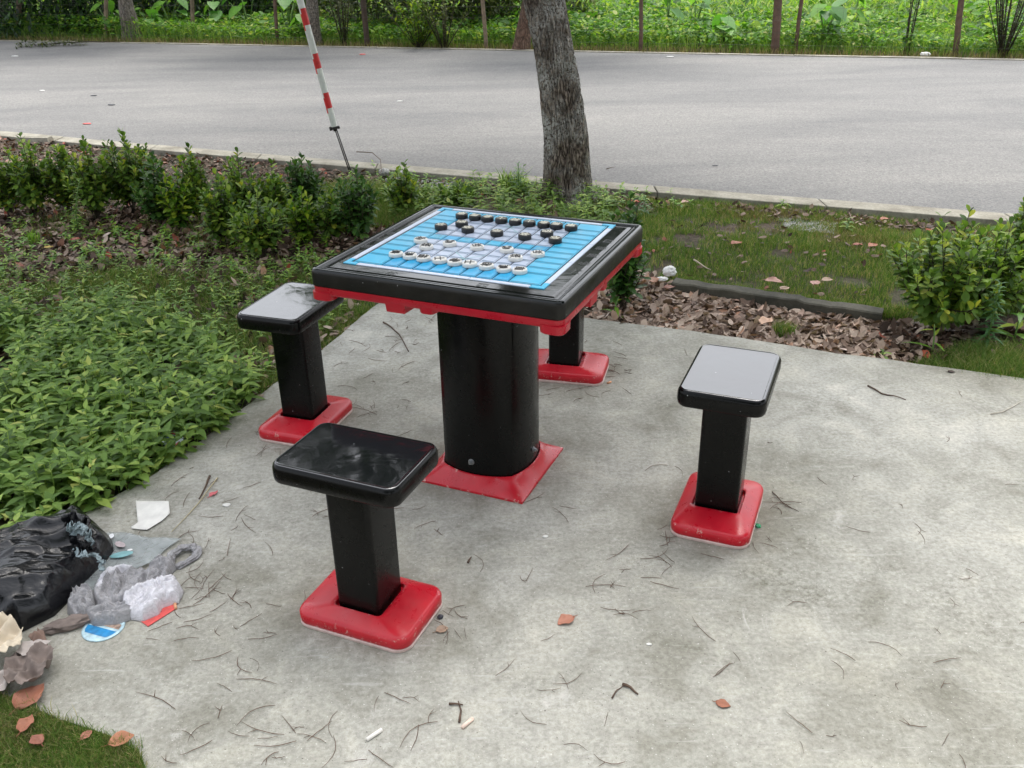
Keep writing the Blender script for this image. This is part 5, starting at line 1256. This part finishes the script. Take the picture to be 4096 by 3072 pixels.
wad(1998, 121, .06, .03, .05, M['tissue'], 'white plastic litter against the far kerb', 'litter', 'plastic_litter', .0, 5, 1.)
# a dropped branch on the far side of the road
P = G(140, 98, 0); o = empty('fallen_branch', P, .15, 'dark leafy branch lying on the road at the top left', 'branch'); mb = MB(); mb.tube([(-.5, 0, .02), (0, .02, .04), (.4, 0, .05), (.9, .06, .015)], [.006, .01, .009, .004], 6); mb.build('stem', M['stem'], o)
rg = np.random.default_rng(5); k_ = 260; Pp = np.stack([rg.uniform(-.75, .35, k_), rg.normal(0, .12, k_), rg.uniform(.01, .09, k_)], 1); Vv, Ff = leaves(Pp, rg.normal(size=(k_, 3))*np.array([1, 1, .3]), .08, .03, .2, 'small', .1); mesh('foliage', Vv, Ff, M['thicket2'], o)
# flecks on the road
for (px, py, s, c, lab) in ((32, 122, .05, M['tissue'], 'white fleck of litter at the far left of the road'), (91, 196, .035, M['tissue'], 'white fleck in the left of the road'), (203, 207, .035, M['dark_peb'], 'dark scrap on the road above the hedge'), (188, 268, .04, M['card_red'], 'reddish leaf scrap on the road above the hedge'), (241, 227, .04, M['dark_peb'], 'thin dark scrap on the road right of the first scrap'),
                            (783, 118, .05, M['card_red'], 'reddish fleck on the road below the dark post'), (864, 219, .03, M['tissue'], 'white fleck in the middle of the road'), (1447, 123, .05, M['tissue'], 'white fleck at the far kerb right of the big trunk'), (1545, 358, .022, M['dark_peb'], 'black speck near the kerb right of the big trunk')):
    wad(px, py, s, s*.45, s*.25, c, lab, 'scrap', 'road_scrap', -.006, int(px), .8, nn=2)
# little white flakes on the paving
for (px, py, s, lab) in ((490, 1092, .012, 'small cream flake above the torn card'), (1402, 1392, .006, 'tiny white fleck right of the orange-brown leaf'), (1178, 1160, .008, 'crumb of dry debris right of the pillar foot')):
    wad(px, py, s, s*.7, s*.5, M['paper'], lab, 'flake', 'paper_flake', 0, int(px), .8, nn=2)

# ------------------------------------------------------------------ rubbish bags
def plastic(name, c, alpha=1., rough=.3, fold=30, st=.5, tr=0.):
    m_, t, b = mat(name); v = coords(t); n1 = noise(t, v, fold, 4, .6, 1.5)
    cc = ramp(t, n1, [(.3, [x*.8 for x in c]), (.7, [min(1, x*1.2) for x in c])]); t.links.new(cc, b.inputs['Base Color']); b.inputs['Roughness'].default_value = rough; b.inputs['Alpha'].default_value = alpha
    r_ = ramp(t, n1, [(.35, (0, 0, 0)), (.5, (1, 1, 1)), (.65, (0, 0, 0))]); bump(t, b, r_, st, .004)
    if tr: b.inputs['Transmission Weight'].default_value = 0
    return m_
M['bag_black'] = plastic('black_bag_film', (.004, .0043, .006), 1, .22, 18, .14); M['bag_grey'] = plastic('grey_bag_film', (.38, .375, .385), .82, .24, 70, .35); M['bag_white'] = plastic('whitish_bag_film', (.72, .71, .75), .85, .24, 70, .3)
M['bag_clear'] = plastic('clear_bag_film', (.42, .46, .46), .5, .18, 20, .3); M['fray'] = simple('frayed_plastic', (.22, .28, .30), .6, .5, 200)
# black bag: lofted lump with long folds, hollow mouth and knotted torn neck
def heap(name, pts, hmax, m_, parent, c, folds, n=70, edge=.05, fdir=(1, .4), seed=0, prof=.5):
    W_ = np.array([G(a, b_, 0)[:2] for a, b_ in pts]); Q = W_-c[:2]; lo, hi = Q.min(0), Q.max(0); xs_ = np.linspace(lo[0]-.01, hi[0]+.01, n); ys_ = np.linspace(lo[1]-.01, hi[1]+.01, n)
    X, Y = np.meshgrid(xs_, ys_); pts_ = np.stack([X.ravel(), Y.ravel()], 1); ins = inpoly(pts_[:, 0], pts_[:, 1], Q); dist = np.full(len(pts_), 9.); NP = np.zeros_like(pts_)
    for i in range(len(Q)):
        a_, b_ = Q[i], Q[(i+1) % len(Q)]; t = np.clip(((pts_-a_)@(b_-a_))/max(1e-9, np.dot(b_-a_, b_-a_)), 0, 1); q_ = a_+t[:, None]*(b_-a_); d_ = np.linalg.norm(pts_-q_, axis=1)
        u = d_ < dist; dist[u] = d_[u]; NP[u] = q_[u]
    H_g = np.where(ins, hmax*(1-np.exp(-dist/edge))**prof, 0)
    P2 = np.where(ins[:, None], pts_, NP); V = []
    fd = np.array(fdir)/np.linalg.norm(fdir); fn = np.array([-fd[1], fd[0]])
    for p, h, ii_ in zip(P2, H_g, ins):
        u, w2 = p@fd, p@fn; s = Vector((u*4, w2*15, seed)); f1 = 1-abs(mnoise.noise(s))*2.4; f2 = 1-abs(mnoise.noise(Vector((u*8+3, w2*30, seed))))*2.2; f3 = mnoise.noise(Vector((p[0]*9, p[1]*9, seed+4))); f4 = 1-abs(mnoise.noise(Vector((p[0]*15, p[1]*15, seed))))*2.4
        z = h*(1+.35*f3)+(folds*(f1*.75+f2*.32+f4*.4) if ii_ else 0)*min(1, h/hmax*1.5+.1); V.append((p[0], p[1], max(.0015, z)))
    idx = np.arange(n*n).reshape(n, n); I = ins.reshape(n, n); F = []
    for j in range(n-1):
        for i in range(n-1):
            if I[j, i] or I[j+1, i] or I[j, i+1] or I[j+1, i+1]: F.append((int(idx[j, i]), int(idx[j, i+1]), int(idx[j+1, i+1]), int(idx[j+1, i])))
    used = sorted(set(i for f in F for i in f)); mp = {u: k for k, u in enumerate(used)}
    return mesh(name, [V[u] for u in used], [tuple(mp[i] for i in f) for f in F], m_, parent, True)
cB = G(110, 1255, 0); bag = empty('rubbish_bag', cB, 0, 'torn black plastic rubbish bag at the left edge of the paving', 'bag')
heap('bag_film', [(-150, 1215), (-40, 1180), (20, 1168), (75, 1163), (120, 1150), (158, 1128), (185, 1122), (212, 1150), (246, 1178), (248, 1195), (232, 1220), (205, 1246), (170, 1278), (150, 1300), (118, 1332), (85, 1348), (50, 1366), (10, 1372), (-60, 1370), (-160, 1350)], .105, M['bag_black'], bag, cB, .018, 150, .055, (1, .55), 2, .6)
# torn neck standing up: ragged folded ribbon
def ragged(parent, c, pts, m_, name, thick=.0008, seed=0, wid=.03, n=60, lift=.05, jag=.008):
    """upright crumpled flap along a polyline of (px, py, z0, z1)"""
    V = []; k_ = len(pts); rows_ = 7
    P0 = [G(a, b_, z0)-c for a, b_, z0, z1 in pts]; Z = [(z0, z1) for a, b_, z0, z1 in pts]
    for i in range(n):
        f = i/(n-1)*(k_-1); j = min(k_-2, int(f)); t = f-j; p = P0[j]*(1-t)+P0[j+1]*t; z0 = Z[j][0]*(1-t)+Z[j+1][0]*t; z1 = Z[j][1]*(1-t)+Z[j+1][1]*t
        z1 += jag*mnoise.noise(Vector((i*.9, seed, 0)))*2
        for r_ in range(rows_):
            u = r_/(rows_-1); s = Vector((i*.22, u*2.5, seed)); V.append((p[0]+.016*mnoise.noise(s), p[1]+.016*mnoise.noise(s+Vector((9, 0, 0)))+.012*u*math.sin(i*.5), z0+(z1-z0)*u-c[2]))
    F = [(i*rows_+r_, (i+1)*rows_+r_, (i+1)*rows_+r_+1, i*rows_+r_+1) for i in range(n-1) for r_ in range(rows_-1)]
    o = mesh(name, V, F, m_, parent, True); s_ = o.modifiers.new('t', 'SOLIDIFY'); s_.thickness = thick; return o
ragged(bag, cB, [(150, 1170, .05, .11), (148, 1155, .06, .13), (170, 1150, .07, .145), (190, 1160, .07, .14), (205, 1172, .06, .12), (196, 1192, .06, .10), (175, 1190, .06, .10), (160, 1180, .05, .10)], M['bag_black'], 'torn_neck', seed=3)
ragged(bag, cB, [(150, 1158, .10, .135), (170, 1152, .125, .155), (190, 1160, .12, .148), (200, 1178, .09, .12)], M['fray'], 'frayed_edge', seed=4, n=50, jag=.012)
ragged(bag, cB, [(150, 1195, .078, .085), (175, 1202, .085, .092), (200, 1200, .085, .093), (222, 1215, .072, .08), (218, 1232, .066, .072)], M['fray'], 'frayed_edge', seed=6, n=50, jag=.01)
# clear bag lying flat
crumple('clear_bag', [(215, 1160), (262, 1155), (330, 1166), (393, 1168), (360, 1190), (325, 1222), (270, 1245), (190, 1290), (140, 1300), (180, 1240), (232, 1200)], M['bag_clear'], 'flat clear plastic bag between the black bag and the grey one', 'bag', .010, .004, 34, 8, 14, 'soft')
cl = bpy.data.objects['clear_bag']
def print_spot(px, py, rx, ry, c, rz=0, z=.0125):
    P = G(px, py, 0); mb = MB(); n = 24; mb.loft([([(rx*math.cos(2*math.pi*i/n)*(1+.12*math.sin(i*2.3)), ry*math.sin(2*math.pi*i/n)) for i in range(n)], 0), ([(rx*math.cos(2*math.pi*i/n)*(1+.12*math.sin(i*2.3)), ry*math.sin(2*math.pi*i/n)) for i in range(n)], .0006)])
    o = mb.build('printed_spot', simple('spot_%d' % px, c, .35, .2, 50), cl, False); o.location = (float(P[0]-cl.location.x), float(P[1]-cl.location.y), z); o.rotation_euler = (0, 0, rz)
print_spot(265, 1208, .030, .014, (.16, .36, .38), .3, .0165); print_spot(243, 1168, .007, .012, (.75, .76, .78), .3, .0165); print_spot(262, 1186, .02, .010, (.42, .35, .36), -.6, .0165); print_spot(283, 1198, .007, .004, (.8, .8, .8), .3, .0165)
# grey carrier bag: several crumpled rolls and a looped handle
cG = G(280, 1270, 0); gb = empty('plastic_bag', cG, 0, 'crumpled grey and white carrier bag with a looped handle', 'bag')
def roll(pts, r, m_, seed, name='film_fold', nn=80, ring=40, zc=None, amp=.5):
    P = [G(a, b_, z_)-cG for a, b_, z_ in pts]; k_ = len(P); V = []
    for i in range(nn):
        f = i/(nn-1)*(k_-1); j = min(k_-2, int(f)); t = f-j; tt = t*t*(3-2*t); p = Vector(P[j]*(1-t)+P[j+1]*t); tg = Vector(P[j+1]-P[j]).normalized(); a_ = tg.cross(Vector((0, 0, 1))).normalized(); b_ = Vector((0, 0, 1)); e = min(1, min(i, nn-1-i)/4+.25)
        for q_ in range(ring):
            th_ = 2*math.pi*q_/ring; s = Vector((math.cos(th_)*1.5, math.sin(th_)*1.5, i*.085+seed*5)); k2 = 1-abs(mnoise.noise(s))*1.6; k3 = 1-abs(mnoise.noise(s*2.5))*1.4; k4 = 1-abs(mnoise.noise(Vector((math.cos(th_)*4.5, math.sin(th_)*4.5, i*.12+seed))))*2; rr = r*e*(.72+amp*1.5*(k2-.5)+amp*1.0*(k3-.6)+.22*(k4-.5))
            v = p+a_*math.cos(th_)*rr*1.15+b_*math.sin(th_)*rr*.8; v.z = max(.001, v.z+r*.45); V.append(tuple(v))
    F = [(i*ring+q_, i*ring+(q_+1) % ring, (i+1)*ring+(q_+1) % ring, (i+1)*ring+q_) for i in range(nn-1) for q_ in range(ring)]+[tuple(range(ring))[::-1], tuple((nn-1)*ring+q_ for q_ in range(ring))]
    return mesh(name, V, F, m_, gb, True)
def gsheet(pts, m_, amp, seed, fs, zz, nm='film_fold', k_='film', n_=46): return crumple(nm, pts, m_, None, None, amp*1.05, zz*.8, int(n_*1.9), seed, fs, k_, gb, cG, puff=.006)
gsheet([(150, 1300), (165, 1284), (200, 1278), (212, 1296), (212, 1326), (190, 1344), (165, 1344), (146, 1328)], M['bag_grey'], .030, 21, 26, .012)
gsheet([(178, 1338), (205, 1320), (250, 1312), (290, 1314), (300, 1334), (255, 1352), (205, 1356)], M['bag_grey'], .026, 22, 24, .006)
gsheet([(200, 1300), (212, 1270), (238, 1248), (280, 1238), (320, 1246), (372, 1236), (376, 1262), (350, 1290), (300, 1300), (262, 1318), (235, 1330), (212, 1322)], M['bag_grey'], .028, 23, 22, .010, n_=64)
gsheet([(205, 1296), (214, 1270), (236, 1250), (262, 1240), (300, 1240), (300, 1250), (262, 1256), (244, 1270), (232, 1292), (218, 1304)], M['bag_white'], .022, 24, 24, .026)
gsheet([(268, 1306), (300, 1286), (345, 1272), (385, 1262), (398, 1280), (388, 1304), (352, 1316), (345, 1330), (310, 1345), (282, 1340), (266, 1322)], M['bag_white'], .030, 25, 18, .018)
gsheet([(240, 1300), (252, 1272), (262, 1254), (272, 1258), (270, 1284), (262, 1308)], M['bag_grey'], .024, 26, 26, .034, n_=30)
gsheet([(318, 1252), (322, 1232), (345, 1214), (378, 1212), (382, 1232), (360, 1252)], M['bag_grey'], .026, 27, 26, .010, n_=36)
roll([(362, 1222, .004), (372, 1200, .008), (392, 1187, .01), (415, 1183, .008), (428, 1190, .004), (424, 1205, 0), (400, 1220, 0), (378, 1230, 0)], .010, M['bag_grey'], 9, 'handle')

# crumpled beige tissue and brown paper at the left edge
M['beige'] = simple('beige_paper', (.58, .50, .38), .8, .15, 25, .4); M['brownp'] = simple('brown_paper', (.20, .16, .14), .85, .3, 25, .5); M['palep'] = simple('pale_paper', (.45, .40, .37), .8, .15, 25, .4)
crumple('crumpled_paper', [(-60, 1375), (0, 1372), (40, 1382), (66, 1405), (60, 1440), (30, 1462), (-60, 1470)], M['beige'], 'crumpled cream paper at the left edge below the black bag', 'paper', .035, .012, 40, 12, 16, 'ridge', lift=lambda p: .025)
crumple('crumpled_paper', [(50, 1440), (75, 1428), (112, 1425), (128, 1432), (118, 1462), (95, 1492), (60, 1515), (20, 1500), (25, 1460)], M['brownp'], 'crumpled dark brown paper left of the reddish leaf', 'paper', .03, .006, 40, 13, 18, 'ridge', lift=lambda p: .015)
crumple('crumpled_paper', [(45, 1440), (60, 1422), (95, 1415), (120, 1414), (100, 1432), (60, 1452)], M['palep'], 'pale folded strip of paper above the dark brown one', 'paper', .012, .036, 24, 14, 18, 'ridge')
crumple('crumpled_paper', [(70, 1410), (90, 1385), (105, 1395), (112, 1420), (88, 1426)], simple('tan_paper', (.20, .13, .10), .85, .2, 25, .4), 'tan pointed scrap standing between the black bag and the papers', 'paper', .02, .01, 20, 15, 20, 'ridge', lift=lambda p: .03*max(0, 1-abs(p[0])*20))
crumple('crumpled_paper', [(-80, 1470), (-20, 1462), (18, 1470), (24, 1500), (-10, 1530), (-80, 1540)], M['palep'], 'greyish paper cut by the left edge of the photo', 'paper', .03, .004, 30, 16, 18, 'ridge')
litter('leaf_litter', [p+np.array([0, 0]) for p in GP([(100, 1345), (190, 1335), (200, 1360), (110, 1400)])], 1, 'x', M['litter'], seed=8) if False else None
wad(160, 1350, .06, .02, .025, M['brownp'], 'dusty brown film remnant under the black bag', 'scrap', 'plastic_scrap', 0, 17, 1.1, .5, nn=4)
